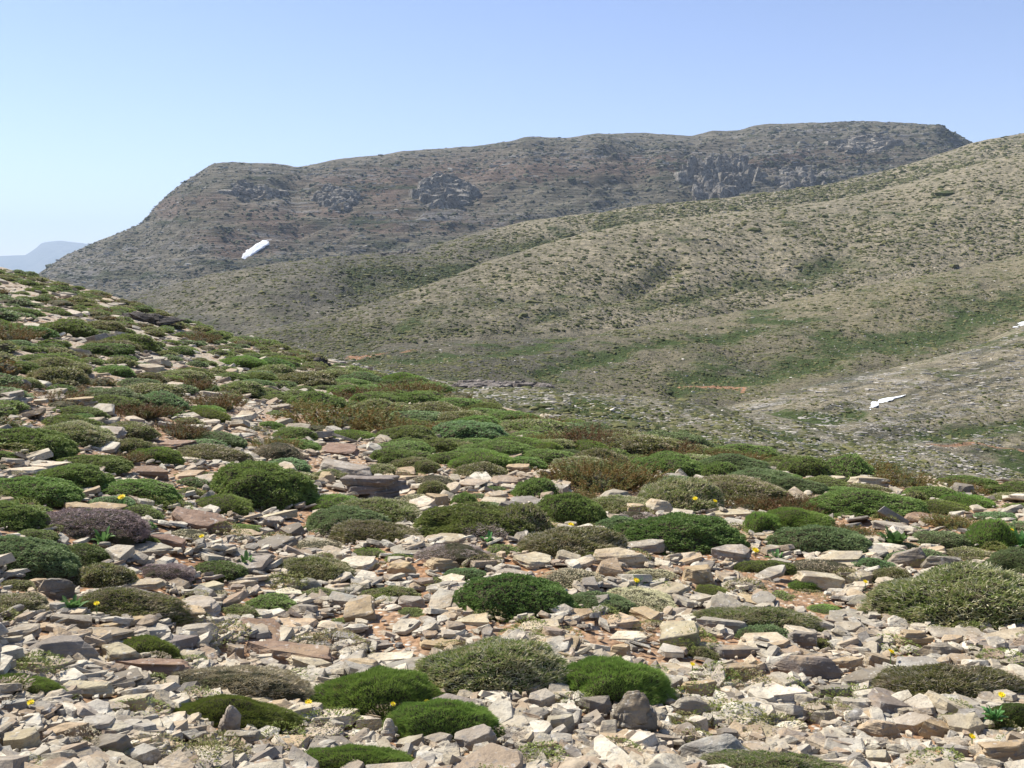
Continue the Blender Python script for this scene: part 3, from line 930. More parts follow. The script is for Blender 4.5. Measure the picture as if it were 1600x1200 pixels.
# fill the slope between the traced cushions
GAPS = [(0,640,95,705,1),(325,636,420,700,1),(480,690,620,780,1),(180,660,260,690,.5),(560,560,640,590,.6),(190,470,300,520,.35)]
cand = 0; n_low = 0
extra = []
allc = np.array(cush)
while cand < 34000 and len(extra) < 1450:
    cand += 1
    x = random.uniform(-450, 2250)
    cy = float(np.interp(x, _k[:, 0], _k[:, 1]))
    y = cy + 2 + (random.random() ** 1.15) * max(30, (728 if x < 900 else 800) - cy)
    if any(g[0] < x < g[2] and g[1] < y < g[3] and random.random() < g[4] for g in GAPS): continue
    low_ = n_low < 85 and random.random() < .25
    if low_: y = random.uniform(715, 960); x = random.uniform(-20, 1620)
    u, Yh = hit(x, y)
    if np.isnan(Yh[0]): continue
    Y = float(Yh[0]); X = float(u[0]) * Y
    if float(fbm(X * .22, Y * .13, 3.3, 3)) < -.2 and Y < 60 and random.random() < .85: continue
    a = random.uniform(.10, .24) if low_ else random.choice((.22, .28, .34, .42, .55)) * random.uniform(.85, 1.2); b = a * random.uniform(.75, 1)
    d = np.hypot((allc[:, 0] - X) / (allc[:, 2] + a), (allc[:, 1] - Y) / (allc[:, 3] + b + .1))
    if (d < (.85 if low_ else .58 if y < 735 and x > 560 else .80)).any(): continue
    r = random.random() + .12 * float(fbm(X * .15, Y * .15, 6.6, 2))
    t = 'G' if r < .34 else 'C' if r < .46 else 'O' if r < .72 else 'B' if r < .8 else 'R' if r < .96 else 'D'
    if low_: n_low += 1; t = random.choice('OOGGCBDY')
    c = a * random.uniform(.30, .46) * (1.05 if t == 'R' else 1)
    w = 2 * a * F / Y
    ce = dict(X=X, Y=Y, z=float(ground(X, Y)), a=a, b=b, c=c, t=t, px=x, py=y - .4 * c * F / Y, w=w, lm=None, more=None)
    extra.append(ce); allc = np.vstack([allc, (X, Y, a, b)])
extra.sort(key=lambda q: -q['w'] * (1 if 5 < q['px'] < 1595 else .01))
NIND = 285
n_shr = max(0, NIND - len(todo_cush))
stuff_c = extra[n_shr:]
todo_cush += extra[:n_shr]
cush_arr = allc

def add_cushion(q):
    k = random.randrange(NP); yaw = random.uniform(0, 6.28) if q['w'] < 60 or abs(q['a'] - q['b']) < .15 * q['a'] else random.choice((0, math.pi)) + random.uniform(-.15, .15)
    t = q['t']; fam = FAM[t]; lod = 'hi' if q['w'] > 105 and q['Y'] < 12 else 'md' if q['w'] > 42 else 'lo'
    name = 'rusty_shrub' if t == 'R' else 'cushion_shrub'
    s = (q['a'] * 1.05, q['b'] * 1.03, q['c'] * (1.03 if t != 'R' else 1.05))
    if lod == 'lo':
        key = ('join_' + fam, k)
        if key not in _mesh_cache:
            V0, T0 = PROTO['low_dome', k]; V1, T1 = PROTO[fam + '_lo', k]
            dm = np.zeros(len(T0) + len(T1), np.int32); dm[len(T1):] = 1
            if fam == 'rusty': V0 = V0 * [.75, .75, .55]
            _mesh_cache[key] = mesh_np(name, np.concatenate([V1, V0]), np.concatenate([T1, T0 + len(V1)]), [LEAF[t], TWIG], dm)
        r = obj(name, _mesh_cache[key], None, LEAF[t])
    else:
        r = empty(name, (0, 0, 0))
        if fam == 'rusty':
            obj('foliage', proto_mesh(('rusty_' + lod, k), LEAF[t]), r, LEAF[t])
            d = obj('woody_base', proto_mesh(('dome', k), TWIG), r); d.scale = (.7, .7, .5)
        else:
            obj('foliage', proto_mesh((fam + '_' + lod, k), LEAF[t]), r, LEAF[t])
            obj('woody_base', proto_mesh(('dome', k), TWIG), r)
            if t == 'O': obj('dry_twigs', proto_mesh(('tips_' + lod, k), LEAF['T']), r, LEAF['T'])
    r.location = (q['X'], q['Y'], q['z'] - .02); r.scale = s; r.rotation_euler = (random.uniform(-.06, .06), random.uniform(-.06, .06), yaw)
    sz = 'wide ' if q['w'] > 130 else 'small ' if q['w'] < 62 else ''
    if q['w'] < 34: sz = 'tiny '
    things.append(dict(o=r, px=q['px'], py=q['py'], w=q['w'], desc=sz + CW[t], lm=q['lm'], more=q['more'], cat='shrub' if t == 'R' else 'cushion plant',
                       group='rusty shrubs on the slope' if t == 'R' else 'cushion shrubs on the stony slope'))
for q in todo_cush: add_cushion(q)

# what is left over far up the slope, too many and too small to count
V_, T_l, M_ = [], [], []
types = ['G', 'C', 'O', 'B', 'R', 'D', 'Y']
lowp = []
for fam in ('tuft', 'needle', 'rusty', 'twig'):
    for k in range(NP): lowp.append(PROTO[fam + '_lo', k])
items, tm = [], []
n = 0
for q in stuff_c:
    fi = {'tuft': 0, 'needle': 1, 'rusty': 2, 'twig': 3}[FAM[q['t']]]
    k = random.randrange(NP)
    R = rot(0, 0, random.uniform(0, 6.28)) @ np.diag([q['a'], q['b'], q['c']])
    t0 = np.array([q['X'], q['Y'], q['z'] - .02])
    V, T = lowp[fi * NP + k]; V_.append(V @ R.T + t0); T_l.append(T + n); n += len(V); M_.append(np.full(len(T), types.index(q['t'])))
    V, T = PROTO['low_dome', k]; V_.append(V @ R.T + t0); T_l.append(T + n); n += len(V); M_.append(np.full(len(T), 7))
if stuff_c:
    o = obj('ground_cover', mesh_np('ground_cover', np.concatenate(V_), np.concatenate(T_l), [LEAF[t] for t in types] + [TWIG], np.concatenate(M_)))
    tag(o, 'mass of small far cushion plants covering the upper slope', 'ground cover', kind='stuff')

# ------------------------------------------------------------------ rocks
rocks_placed = []
def clear_of_cushions(X, Y, r, f=.9):
    d = np.hypot((cush_arr[:, 0] - X) / (cush_arr[:, 2] + r), (cush_arr[:, 1] - Y) / (cush_arr[:, 3] + r))
    return not (d < f).any()

def add_rock(px, py, pw, X, Y, z, w, dp, t, col, kind, yaw, tilt, lm=None, more=None, fine=1):
    seed = len(rocks_placed) + 1
    V, T = rock_proto(seed * 7 + 3, kind if kind in 'LUBR' else 'S', True, fine)
    me = mesh_np('rock', V * [w, dp, t], T, [ROCK], smooth=(kind == 'U'))
    o = obj('boulder' if kind in 'RU' and pw > 60 else 'rock', me)
    o.location = (X, Y, z - .12 * t); o.rotation_euler = (tilt[0], tilt[1], yaw)
    j = random.uniform(.9, 1.1); c = COL[col]
    o.color = (c[0] * j, c[1] * j * random.uniform(.97, 1.02), c[2] * j * random.uniform(.93, 1.04), 1)
    rocks_placed.append((X, Y, w / 2, dp / 2))
    sz = 'large ' if pw > 85 else 'small ' if pw < 48 else ''
    things.append(dict(o=o, px=px, py=py, w=pw, desc=sz + COLW[col] + ' ' + SHW[kind], lm=lm, more=more, cat='boulder' if o.name.startswith('boulder') else 'rock', group='loose rocks on the stony slope'))

for e in parse(ROCKS):
    x0, y0, x1, y1 = e['box']; col, kind = e['code']
    xc = (x0 + x1) / 2
    X, Yf, z = at(xc, y1); dep = (H - z) / Yf
    w = (x1 - x0) * Yf / F; h = (y1 - y0) * Yf / F
    q = THICK[kind]
    t = q * h * 1.05; dp = min(max((1 - q) * h / dep, .38 * w if kind != 'U' else .6 * w), 1.25 * w)
    Yc = Yf + dp / 2; X = X / Yf * Yc; z = float(ground(X, Yc))
    tilt = (0, 0)
    if kind == 'W': tilt = (random.uniform(.05, .25), random.choice((-1, 1)) * random.uniform(.12, .3))
    elif kind == 'S': tilt = (random.uniform(-.02, .1), random.uniform(-.1, .1))
    else: tilt = (random.uniform(-.05, .08), random.uniform(-.08, .08))
    add_rock(xc, (y0 + y1) / 2, x1 - x0, X, Yc, z, w, dp, t, col, kind, random.uniform(-.18, .18), tilt, e['lm'], e['more'], 2 if x1 - x0 > 50 else 1)

# loose stones everywhere between the plants; the largest become objects of their own
ra = np.array(rocks_placed)
NS = 92000
sx = rng.uniform(-700, 2600, NS); sy = 1330 - (rng.uniform(0, 1, NS) ** 1.0) * 920
uu, YY = hit(sx, sy)
ok = ~np.isnan(YY); sx, sy, uu, YY = sx[ok], sy[ok], uu[ok], YY[ok]
XX = uu * YY
size = np.exp(rng.normal(math.log(.078), .72, len(XX))) * (1 + .045 * np.maximum(0, YY - 6))
size = np.clip(size, .02, np.clip(.24 + .016 * YY, .28, .65)) * rng.uniform(.85, 1, len(XX))
bare = fbm(XX * 1.7, YY * 1.2, 4.4, 3)
keep = np.ones(len(XX), bool)
keep &= ~((bare < -.42) & (rng.random(len(XX)) < .85))          # patches of bare red soil
order = np.argsort(-size)
near_ok = []
ZZ = ground(XX, YY)
taken = []
for i in order:
    if not keep[i]: continue
    r = size[i] * .5
    d = np.hypot((cush_arr[:, 0] - XX[i]) / (cush_arr[:, 2] + r * .5), (cush_arr[:, 1] - YY[i]) / (cush_arr[:, 3] + r * .3))
    if (d < .93).any(): continue
    if size[i] > .03:
        d = np.hypot((ra[:, 0] - XX[i]) / (ra[:, 2] + r), (ra[:, 1] - YY[i]) / (ra[:, 3] + r))
        if (d < .95).any(): continue
    if size[i] > .17:
        if taken:
            ta = np.array(taken)
            if (np.hypot(ta[:, 0] - XX[i], ta[:, 1] - YY[i]) < (ta[:, 2] + r) * .75).any(): continue
        taken.append((XX[i], YY[i], r))
    near_ok.append(i)
idx = np.array(near_ok)
pxw = size[idx] * F / YY[idx]
inframe = (sx[idx] > 5) & (sx[idx] < 1595) & (sy[idx] < 1196)
rank = np.argsort(-(pxw * inframe))
n_ind = max(0, 290 - len(rocks_placed))
ind = rank[:n_ind]; rest = rank[n_ind:]
for j in ind:
    i = idx[j]
    col = random.choices('pwgtkdb', (26, 12, 26, 12, 6, 12, 6))[0]; kind = random.choices('SWBLR', (52, 26, 10, 6, 6))[0]
    w = float(size[i]); dp = w * random.uniform(.5, .9); t = w * {'S': .12, 'W': .18, 'B': .28, 'L': .24, 'R': .33}[kind] * random.uniform(.8, 1.25)
    yaw = random.uniform(-.6, .6) + random.choice((0, math.pi))
    tl = .28 if kind == 'W' else .12
    add_rock(float(sx[i]), float(sy[i]) - 4, float(pxw[j]), float(XX[i]), float(YY[i]), float(ZZ[i]), w, dp, t, col, kind, yaw, (random.uniform(-tl, tl), random.uniform(-tl, tl)), fine=1)
sp = [rock_proto(500 + k, random.choice('SSSSBR'), True, 0) for k in range(26)] + [rock_proto(700 + k, random.choice('SSSB'), False, 0) for k in range(24)]
items = []
for j in rest:
    i = idx[j]; w = size[i]
    k = random.randrange(26) if pxw[j] > 14 else 26 + random.randrange(24)
    th = w * random.uniform(.06, .22) + .006; dp = w * random.uniform(.35, .9)
    tl = .36
    R = rot(random.gauss(0, tl * .6), random.gauss(0, tl * .6), random.uniform(0, 6.28)) @ np.diag([w, dp, th])
    items.append((k, R, np.array([XX[i], YY[i], ZZ[i] - .1 * th + random.random() * (.35 * th + .02)])))
V, T, _ = merge(sp, items)
o = obj('stones', mesh_np('stones', V, T, [STONE]))
tag(o, 'countless small pale broken stones littering the slope', 'stones', kind='stuff')

V_, T_l, M_, n = [], [], [], 0
for _ in range(650):
    x, y = random.uniform(-200, 1800), random.uniform(640, 1320)
    g_ = float(fbm(x / 160, y / 60, 9.9, 3))
    if g_ < -.05 and random.random() < .75: continue
    u_, Y_ = hit(x, y)
    if np.isnan(Y_[0]): continue
    X, Y = float(u_[0] * Y_[0]), float(Y_[0]); a = random.uniform(.025, .085) * (1 + Y / 14)
    if not clear_of_cushions(X, Y, a * .5): continue
    kind = random.choice((('needle_lo', 0), ('needle_lo', 1), ('tuft_lo', 0), ('twig_lo', 2), ('tuft_lo', 2), ('tuft_lo', 1), ('needle_lo', 2)))
    R = rot(0, 0, random.uniform(0, 6.28)) @ np.diag([a * random.uniform(.8, 1.6), a, a * random.uniform(.35, .7)])
    V, T = PROTO[kind[0] if kind[0] != 'twig_lo' else 'twig_lo', random.randrange(NP)]
    sel = np.arange(len(V) // 4) % 3 == 0
    T = T.reshape(-1, 2, 3)[sel].reshape(-1, 3)
    V_.append(V @ R.T + [X, Y, float(ground(X, Y)) + .02]); T_l.append(T + n); n += len(V)
    M_.append(np.full(len(T), {'needle_lo': random.choice((0, 1)), 'tuft_lo': random.choice((1, 2)), 'twig_lo': 3}[kind[0]]))
o = obj('low_growth', mesh_np('low_growth', np.concatenate(V_), np.concatenate(T_l), [LEAF['B'], LEAF['O'], LEAF['G'], LEAF['Y']], np.concatenate(M_)))
tag(o, 'sparse grass and low sprigs growing between the stones', 'grass', kind='stuff')

# ------------------------------------------------------------------ scatter on the far hillsides
def hemi(seed):
    r = np.random.default_rng(seed)
    bm = bmesh.new(); bmesh.ops.create_icosphere(bm, subdivisions=1, radius=1)
    V = np.array([v.co[:] for v in bm.verts]); T = np.array([[v.index for v in f.verts] for f in bm.faces], np.int32); bm.free()
    V *= r.uniform(.75, 1.2, (len(V), 1)); return V, T
HEMI = [hemi(k) for k in range(10)]
def scatter(name, sheet, n, wpx, aspect, mats, dens, y_cap=None, label='', protos=HEMI, sink=.2, seed=0, flat=(.9, 1.3), yawspan=3.14, tilt=.1, x0=-150, x1=1750):
    r = np.random.default_rng(seed)
    x = r.uniform(x0, x1, n); cy = np.interp(x, sheet.xs, sheet.cy); by = np.interp(x, sheet.xs, sheet.by)
    low = np.minimum(by, y_cap(x)) if y_cap is not None else by
    y = cy + r.uniform(0.0, 1, n) * (low - cy)
    P = sheet.at(x, y)
    d = dens(x, y, P)
    k = r.random(n) < d
    dz_ = P[:, 2] - H; f_ = P[:, 1] * CP - dz_ * SP
    qx, qy = 800 + F * P[:, 0] / f_, 600 - F * (P[:, 1] * SP + dz_ * CP) / f_
    for ax, ay, bx_, by_ in ((377, 404, 423, 374), (1357, 640, 1418, 616)):      # nothing grows through the snow
        t_ = np.clip(((qx - ax) * (bx_ - ax) + (qy - ay) * (by_ - ay)) / ((bx_ - ax) ** 2 + (by_ - ay) ** 2), 0, 1)
        k &= np.hypot(qx - ax - t_ * (bx_ - ax), qy - ay - t_ * (by_ - ay)) > 9
    P, y, x = P[k], y[k], x[k]
    w = np.exp(r.normal(math.log(wpx), .38, len(P))) * P[:, 1] / F
    items = []
    for p, s in zip(P, w):
        R = rot(r.normal(0, tilt), r.normal(0, tilt), r.uniform(-yawspan, yawspan)) @ np.diag([s * .5 * r.uniform(*flat), s * .5 * r.uniform(.7, 1.1), s * .5 * aspect * r.uniform(.7, 1.3)])
        items.append((int(r.integers(len(protos))), R, p - [0, 0, sink * s * .5 * aspect]))
    V, T, _ = merge(protos, items)
    o = obj(name, mesh_np(name, V, T, mats)); tag(o, label, 'scrub' if 'scrub' in name else 'rocks', kind='stuff')

def scrub_mat(name, c1, c2):
    m, nt = new_mat(name); b = NB(nt); g = b.n('ShaderNodeNewGeometry')
    c = b.mix(g.outputs['Random Per Island'], c1, c2)
    b.out(c, .9, None, 0, .1); return m
SCR = scrub_mat('far_scrub', (.055,.066,.024), (.15,.14,.06))
SCR2 = scrub_mat('ridge_scrub', (.055,.062,.035), (.12,.115,.075))
RK = scrub_mat('far_rock', (.22,.205,.175), (.54,.49,.41))
RK2 = scrub_mat('ridge_rock', (.115,.11,.095), (.34,.32,.275))
ROCKP = [rock_proto(900 + k, random.choice('SBR'), False, 0) for k in range(14)]
ROCKP = [(v - [0, 0, .3], t) for v, t in ROCKP]
def crest_of(s): return lambda x: np.interp(x, s.xs, s.cy) + 6
def patch(sc, lo, p0, p1):
    return lambda x, y, P: np.where(fbm(P[:, 0] * sc, P[:, 1] * sc, 2.2, 3) > lo, p1, p0)
near_crest = lambda x: np.interp(x, _k[:, 0], _k[:, 1]) + 8
scatter('hillside_scrub', upper, 19000, 4.6, .55, [SCR], patch(.02, -.1, .45, .95), crest_of(middle), 'dotted low scrub on the upper tan hillside', seed=1)
scatter('hillside_scrub', middle, 25000, 5.0, .55, [SCR], patch(.025, -.1, .5, .95), crest_of(lower), 'dotted low scrub on the middle tan hillside', seed=2)
scatter('hillside_scrub', lower, 24000, 4.8, .5, [SCR], patch(.04, -.1, .5, .95), lambda x: np.minimum(crest_of(valley)(x), near_crest(x)), 'dense low scrub at the foot of the hillside', seed=3)
scatter('hillside_rocks', lower, 5000, 4.2, .4, [RK], patch(.05, .1, .3, .9), lambda x: np.minimum(crest_of(valley)(x), near_crest(x)), 'pale rocks among scrub at the hill foot', ROCKP, seed=4)
scatter('hillside_rocks', middle, 5500, 3.6, .4, [RK], patch(.03, .1, .3, .9), crest_of(lower), 'pale rocks among scrub on the middle hillside', ROCKP, seed=14)
scatter('hillside_rocks', upper, 5000, 3.2, .4, [RK], patch(.02, .1, .3, .9), crest_of(middle), 'pale rocks among scrub on the upper hillside', ROCKP, seed=15)
scatter('valley_scrub', valley, 9000, 5.0, .5, [SCR], patch(.07, .0, .15, .95), near_crest, 'low scrub on the rocky valley floor', seed=5, x0=800)
scatter('valley_rocks', valley, 11000, 5.2, .28, [RK], patch(.06, -.15, .3, .95), near_crest, 'grey ledges and rocks on the valley floor', ROCKP, seed=6, flat=(1, 4), yawspan=.3, x0=800)
scatter('spur_rocks', spur, 8500, 6.5, .32, [RK], patch(.25, -.2, .4, .95), near_crest, 'tilted rock ledges streaking the spur', ROCKP, seed=7, flat=(.9, 2.8), yawspan=.35, x0=400)
scatter('spur_scrub', spur, 9000, 7.5, .5, [SCR], patch(.2, -.05, .35, .95), near_crest, 'olive scrub tufts growing on the spur', seed=8, flat=(.9, 1.5), x0=400)
scatter('ridge_rocks', ridge, 13000, 5.0, .42, [RK2], patch(.006, -.05, .22, .95), crest_of(upper), 'grey crags and blocks on the far ridge', ROCKP, seed=9, flat=(1.0, 3.2), yawspan=.4)
scatter('ridge_scrub', ridge, 19000, 4.6, .5, [SCR2], patch(.006, -.1, .6, .95), crest_of(upper), 'dark low scrub on the far ridge', seed=10)

# ------------------------------------------------------------------ outcrops, snow, track
def outcrop(name, boxes, sheet, n, mat, label, seed, tall=1.0, bury=.35, ws=1.0, line=False):
    """a cluster of jagged crags grown from one body of rock"""
    r = np.random.default_rng(seed); items = []
    x0, y0, x1, y1 = boxes
    pr = [rock_proto(1200 + seed * 31 + k, random.choice('BRU'), True, 1) for k in range(8)]
    c = sheet.fit((x0 + x1) / 2, (y0 + y1) / 2) if sheet else np.array(at((x0 + x1) / 2, y1))
    for k in range(n):
        a, q = r.uniform(0, 6.28), math.sqrt(r.random())
        x = (x0 + x1) / 2 + math.cos(a) * q * (x1 - x0) / 2 * .85; y = (y0 + y1) / 2 + (math.sin(a) * q * .5 + .15) * (y1 - y0) * (.25 if line else 1)
        p = sheet.fit(x, y) if sheet else c + [(x - (x0 + x1) / 2) * c[1] / F, r.uniform(-.3, .3) * (y1 - y0) * c[1] / F, 0]
        m = p[1] / F
        w = (x1 - x0) * m * ws * r.uniform(.06, .15); h = (y1 - y0) * m * r.uniform(.25, .62) * tall
        R = rot(r.normal(0, .12), r.normal(0, .2), r.uniform(-.5, .5)) @ np.diag([w * (1.35 if sheet else 1), w * r.uniform(.6, 1), h])
        items.append((int(r.integers(8)), R, p - [0, 0, bury * h] - c))
    for k in range(9):                     # the low body of rock the crags stand on
        f = (k / 8 - .5) * .95; xx = (x0 + x1) / 2 + f * (x1 - x0); yy = y0 + (y1 - y0) * (.65 if line else r.uniform(.6, .7))
        p = sheet.fit(xx, yy) if sheet else c + [f * (x1 - x0) * c[1] / F, 0, 0]; m = p[1] / F; w = (x1 - x0) * m * .3; h = (y1 - y0) * m * .5
        items.append((k % 8, rot(0, 0, r.uniform(-.3, .3)) @ np.diag([w, w * .7, h]), p - [0, 0, .45 * h] - c))
    V, T, _ = merge(pr, items)
    o = obj(name, mesh_np(name, V, T, [mat])); o.location = c
    tag(o, label, 'outcrop'); return o
def crag_mat(name, c1, c2, sc):
    m, nt = new_mat(name); b = NB(nt); g = b.n('ShaderNodeNewGeometry')
    n1 = b.noise(g.outputs['Position'], sc, 6, .7); n2 = b.noise(g.outputs['Position'], sc * .2, 4)
    c = b.mix(b.ramp(n1, .38, .62), c1, c2); c = b.mix(b.math('MULTIPLY', b.ramp(n2, .5, .65), .5), c, (.16,.13,.10))
    b.out(c, .95, b.bump(n1, 1, 1 / sc), 0, .1); return m
CRAG = crag_mat('ridge_crag', (.10,.09,.075), (.36,.325,.27), .25)
CRAG2 = crag_mat('dark_crag', (.05,.045,.04), (.16,.14,.12), 4)
outcrop('rock_outcrop', (648,276,740,322), ridge, 95, CRAG, 'dark craggy outcrop in the middle of the far ridge', 1, 1.0, .35, 1.6)
outcrop('rock_outcrop', (1062,250,1190,306), ridge, 170, CRAG, 'widest craggy grey cliff under the ridge crest', 2, 1.1)
outcrop('rock_outcrop', (1200,262,1300,292), ridge, 80, CRAG, 'low grey crag right of the widest cliff on the ridge', 3, .9)
outcrop('rock_outcrop', (492,290,560,322), ridge, 60, CRAG, 'small broken crag on the left part of the ridge', 4, .8, .35, 2.0)
outcrop('rock_outcrop', (350,286,440,310), ridge, 60, CRAG, 'weathered crag band below the ridge left shoulder', 5, .7)
outcrop('rock_outcrop', (1300,210,1400,236), ridge, 70, CRAG, 'crag band just below the highest crest', 6, .7, .35, 1.6)
outcrop('rock_outcrop', (594,388,652,398), upper, 70, CRAG, 'long dark ledge on the near edge of the tan hill', 7, .9, .35, 1.3, True)
outcrop('rock_outcrop', (715,590,850,612), spur, 120, crag_mat('spur_crag', (.10,.085,.075), (.34,.30,.26), 3), 'dark jagged outcrop on the crest of the spur', 8, .8, .35, 1.2, True)
outcrop('rock_outcrop', (190,482,262,506), None, 16, CRAG2, 'low black outcrop on the left slope skyline', 9, 1.2, .35, 6)
outcrop('tree_stump', (485,554,516,574), None, 9, CRAG2, 'blackened weathered stump on the slope edge', 10, 1.7, .3, 3.6)['category'] = 'stump'
outcrop('rock_outcrop', (330,650,400,660), None, 0, CRAG2, '', 11) if False else None

def patch_on(name, poly, sheet, thick, mat, rows=26, cols=22):
    """a sheet of snow or earth lying on the hillside inside a traced outline"""
    P = np.array(poly, float); ys = np.linspace(P[:, 1].min() + .2, P[:, 1].max() - .2, rows); G = []
    wd_, ht_ = np.ptp(P[:, 0]), np.ptp(P[:, 1])
    for y in ys:
        xs = []
        for (xa, ya), (xb, yb) in zip(P, np.roll(P, -1, 0)):
            if (ya - y) * (yb - y) < 0: xs.append(xa + (xb - xa) * (y - ya) / (yb - ya))
        xa, xb = min(xs), max(xs)
        xa += .045 * wd_ * float(fbm(y * 14 / ht_, 1.7, 0, 3)); xb += .045 * wd_ * float(fbm(y * 14 / ht_, 9.2, 0, 3))
        G.append(np.stack([np.linspace(xa, xb, cols), np.full(cols, y)], -1))
    G = np.array(G); q = sheet.fit(G[..., 0], G[..., 1])
    a, b_ = (G[..., 0] - P[:, 0].mean()) / wd_, (G[..., 1] - P[:, 1].mean()) / ht_      # the drift evens out the bumps beneath it
    A = np.stack([np.ones_like(a), a, b_, a * b_], -1).reshape(-1, 4)
    k = A @ np.linalg.lstsq(A, q[..., 1].ravel(), rcond=None)[0]
    t, v = np.linspace(0, 1, cols)[None, :], np.linspace(0, 1, rows)[:, None]
    rim = np.minimum(1, 5 * np.minimum(np.minimum(t, 1 - t), np.minimum(v, 1 - v)) + .02)
    Yd = k.reshape(a.shape) * (1 - .0016 * rim) - thick
    u_, d_ = ray(G[..., 0], G[..., 1])
    V = np.stack([u_ * Yd, Yd, H - d_ * Yd], -1) + np.array([0, 0, 1]) * (.25 * thick * fbm(G[..., 0] * .35, G[..., 1] * .6, 3, 3))[..., None]
    c = V.reshape(-1, 3).mean(0)
    o = obj(name, mesh_np(name, V.reshape(-1, 3) - c, grid_tris(rows, cols), [mat], smooth=True)); o.location = c
    return o
tag(patch_on('snow_patch', [(376,403),(384,393),(398,383),(411,375),(423,374),(421,382),(408,390),(395,399),(383,405)], ridge, .9, SNOW), 'white snow patch slanting across the far ridge foot at left', 'snow patch')
tag(patch_on('snow_patch', [(1358,641),(1361,633),(1364,627),(1377,623),(1396,620.5),(1417,616.5),(1404,621.5),(1386,627),(1376,631),(1368,635),(1363,640)], valley, .14, SNOW), 'white snow patch in a hollow of the rocky valley floor', 'snow patch')
tag(patch_on('snow_patch', [(1580,512),(1592,504),(1612,500),(1630,502),(1612,506),(1592,511)], lower, .3, SNOW), 'thin snow sliver at the right edge of the hillside', 'snow patch')
# ------------------------------------------------------------------ flowers and leafy plants
def ring_petals(n, r, w, up):
    V, T = [], []
    for k in range(n):
        a = k * 2 * math.pi / n; c, s = math.cos(a), math.sin(a)
        i = len(V)
        V += [(0, 0, 0), (c * r * .6 - s * w, s * r * .6 + c * w, up * .7), (c * r, s * r, up), (c * r * .6 + s * w, s * r * .6 - c * w, up * .7)]
        T += [(i, i + 1, i + 2), (i, i + 2, i + 3)]
    return np.array(V), np.array(T)
def tube(p0, p1, r):
    p0, p1 = np.array(p0, float), np.array(p1, float); V = []
    for p in (p0, p1):
        for k in range(5): V.append(p + [r * math.cos(k * 1.2566), r * math.sin(k * 1.2566), 0])
    T = []
    for k in range(5):
        a, b = k, (k + 1) % 5; T += [(a, b, b + 5), (a, b + 5, a + 5)]
    return np.array(V), np.array(T)
V1, T1 = ring_petals(9, 1, .28, .22); V2, T2 = ring_petals(7, .62, .22, .34)
PET = mesh_np('petals', np.concatenate([V1, V2 + [0, 0, .05]]), np.concatenate([T1, T2 + len(V1)]), [PETAL])
CEN = mesh_np('flower_centre', HEMI[0][0] * [.3, .3, .2] + [0, 0, .22], HEMI[0][1], [FCENTRE])
FLOWERS = [(151,943,'in olive growth left of the broad pale slab'),(48,1098,'on pale slabs near the bottom left corner'),(482,1098,'left of the bright mossy mound at bottom centre'),(614,1100,'at the front of the bright mossy mound'),
 (667,1097,'right of another bloom at the mossy mound foot'),(994,907,'on a dark tuft right of the dark green dome'),(1082,1038,'above the layered block right of the crescent cushion'),(938,1166,'left bloom of a pair near the bottom edge'),
 (952,1171,'right bloom of a pair near the bottom edge'),(1565,1086,'at the right end of the pale-tipped cushion'),(1519,1151,'above the layered block in the bottom right corner'),(1352,909,'left of the huge olive cushion'),
 (1180,860,'right of the grey block before the dark cushion'),(892,820,'at the foot of a green cushion right of centre'),(1086,779,'on the dark olive cushion behind the pyramid rock'),(1117,783,'at the edge of a rusty clump near the pyramid rock'),
 (283,797,'by the dark red leaning slab at left'),(190,777,'below the green cushion beside the left-edge pair'),(1581,828,'beside the vivid green dome at far right'),(1392,1018,'on the pale-tipped cushion at lower right'),(995,1192,'on the bottom edge below the upright boulder'),
 (315,838,'on stones right of the small bright tuft at left')]
for x, y, where in FLOWERS:
    X, Y, z = at(x, y + 16)
    for (cx, cy, ca, cb) in cush:                       # step in front of a cushion that would swallow it
        if ((X - cx) / (ca * 1.08)) ** 2 + ((Y - cy) / (cb * 1.08)) ** 2 < 1:
            ny = cy - cb * 1.1 * math.sqrt(max(.05, 1 - ((X - cx) / (ca * 1.1)) ** 2)); X, Y = X / Y * ny, ny; z = float(ground(X, Y))
    u, d = ray(x, y); hx, hz = float(u) * Y, H - float(d) * Y
    hz = max(hz, z + .03)
    r = empty('yellow_flower', (X, Y, z))
    V, T = tube((0, 0, -.01), (hx - X, 0, hz - z), .0022)
    obj('stem', mesh_np('stem', V, T, [STEM]), r)
    sc = random.uniform(4.5, 7) * Y / F if Y < 8 else 4.6 * Y / F
    for nm, me in (('petals', PET), ('flower_centre', CEN)):
        p = obj(nm, me, r); p.location = (hx - X, 0, hz - z); p.scale = (sc, sc, sc); p.rotation_euler = (.5, random.uniform(-.3, .2), random.uniform(0, 1))
    tag(r, 'yellow flower ' + where, 'flower', 'yellow flowers among the stones')

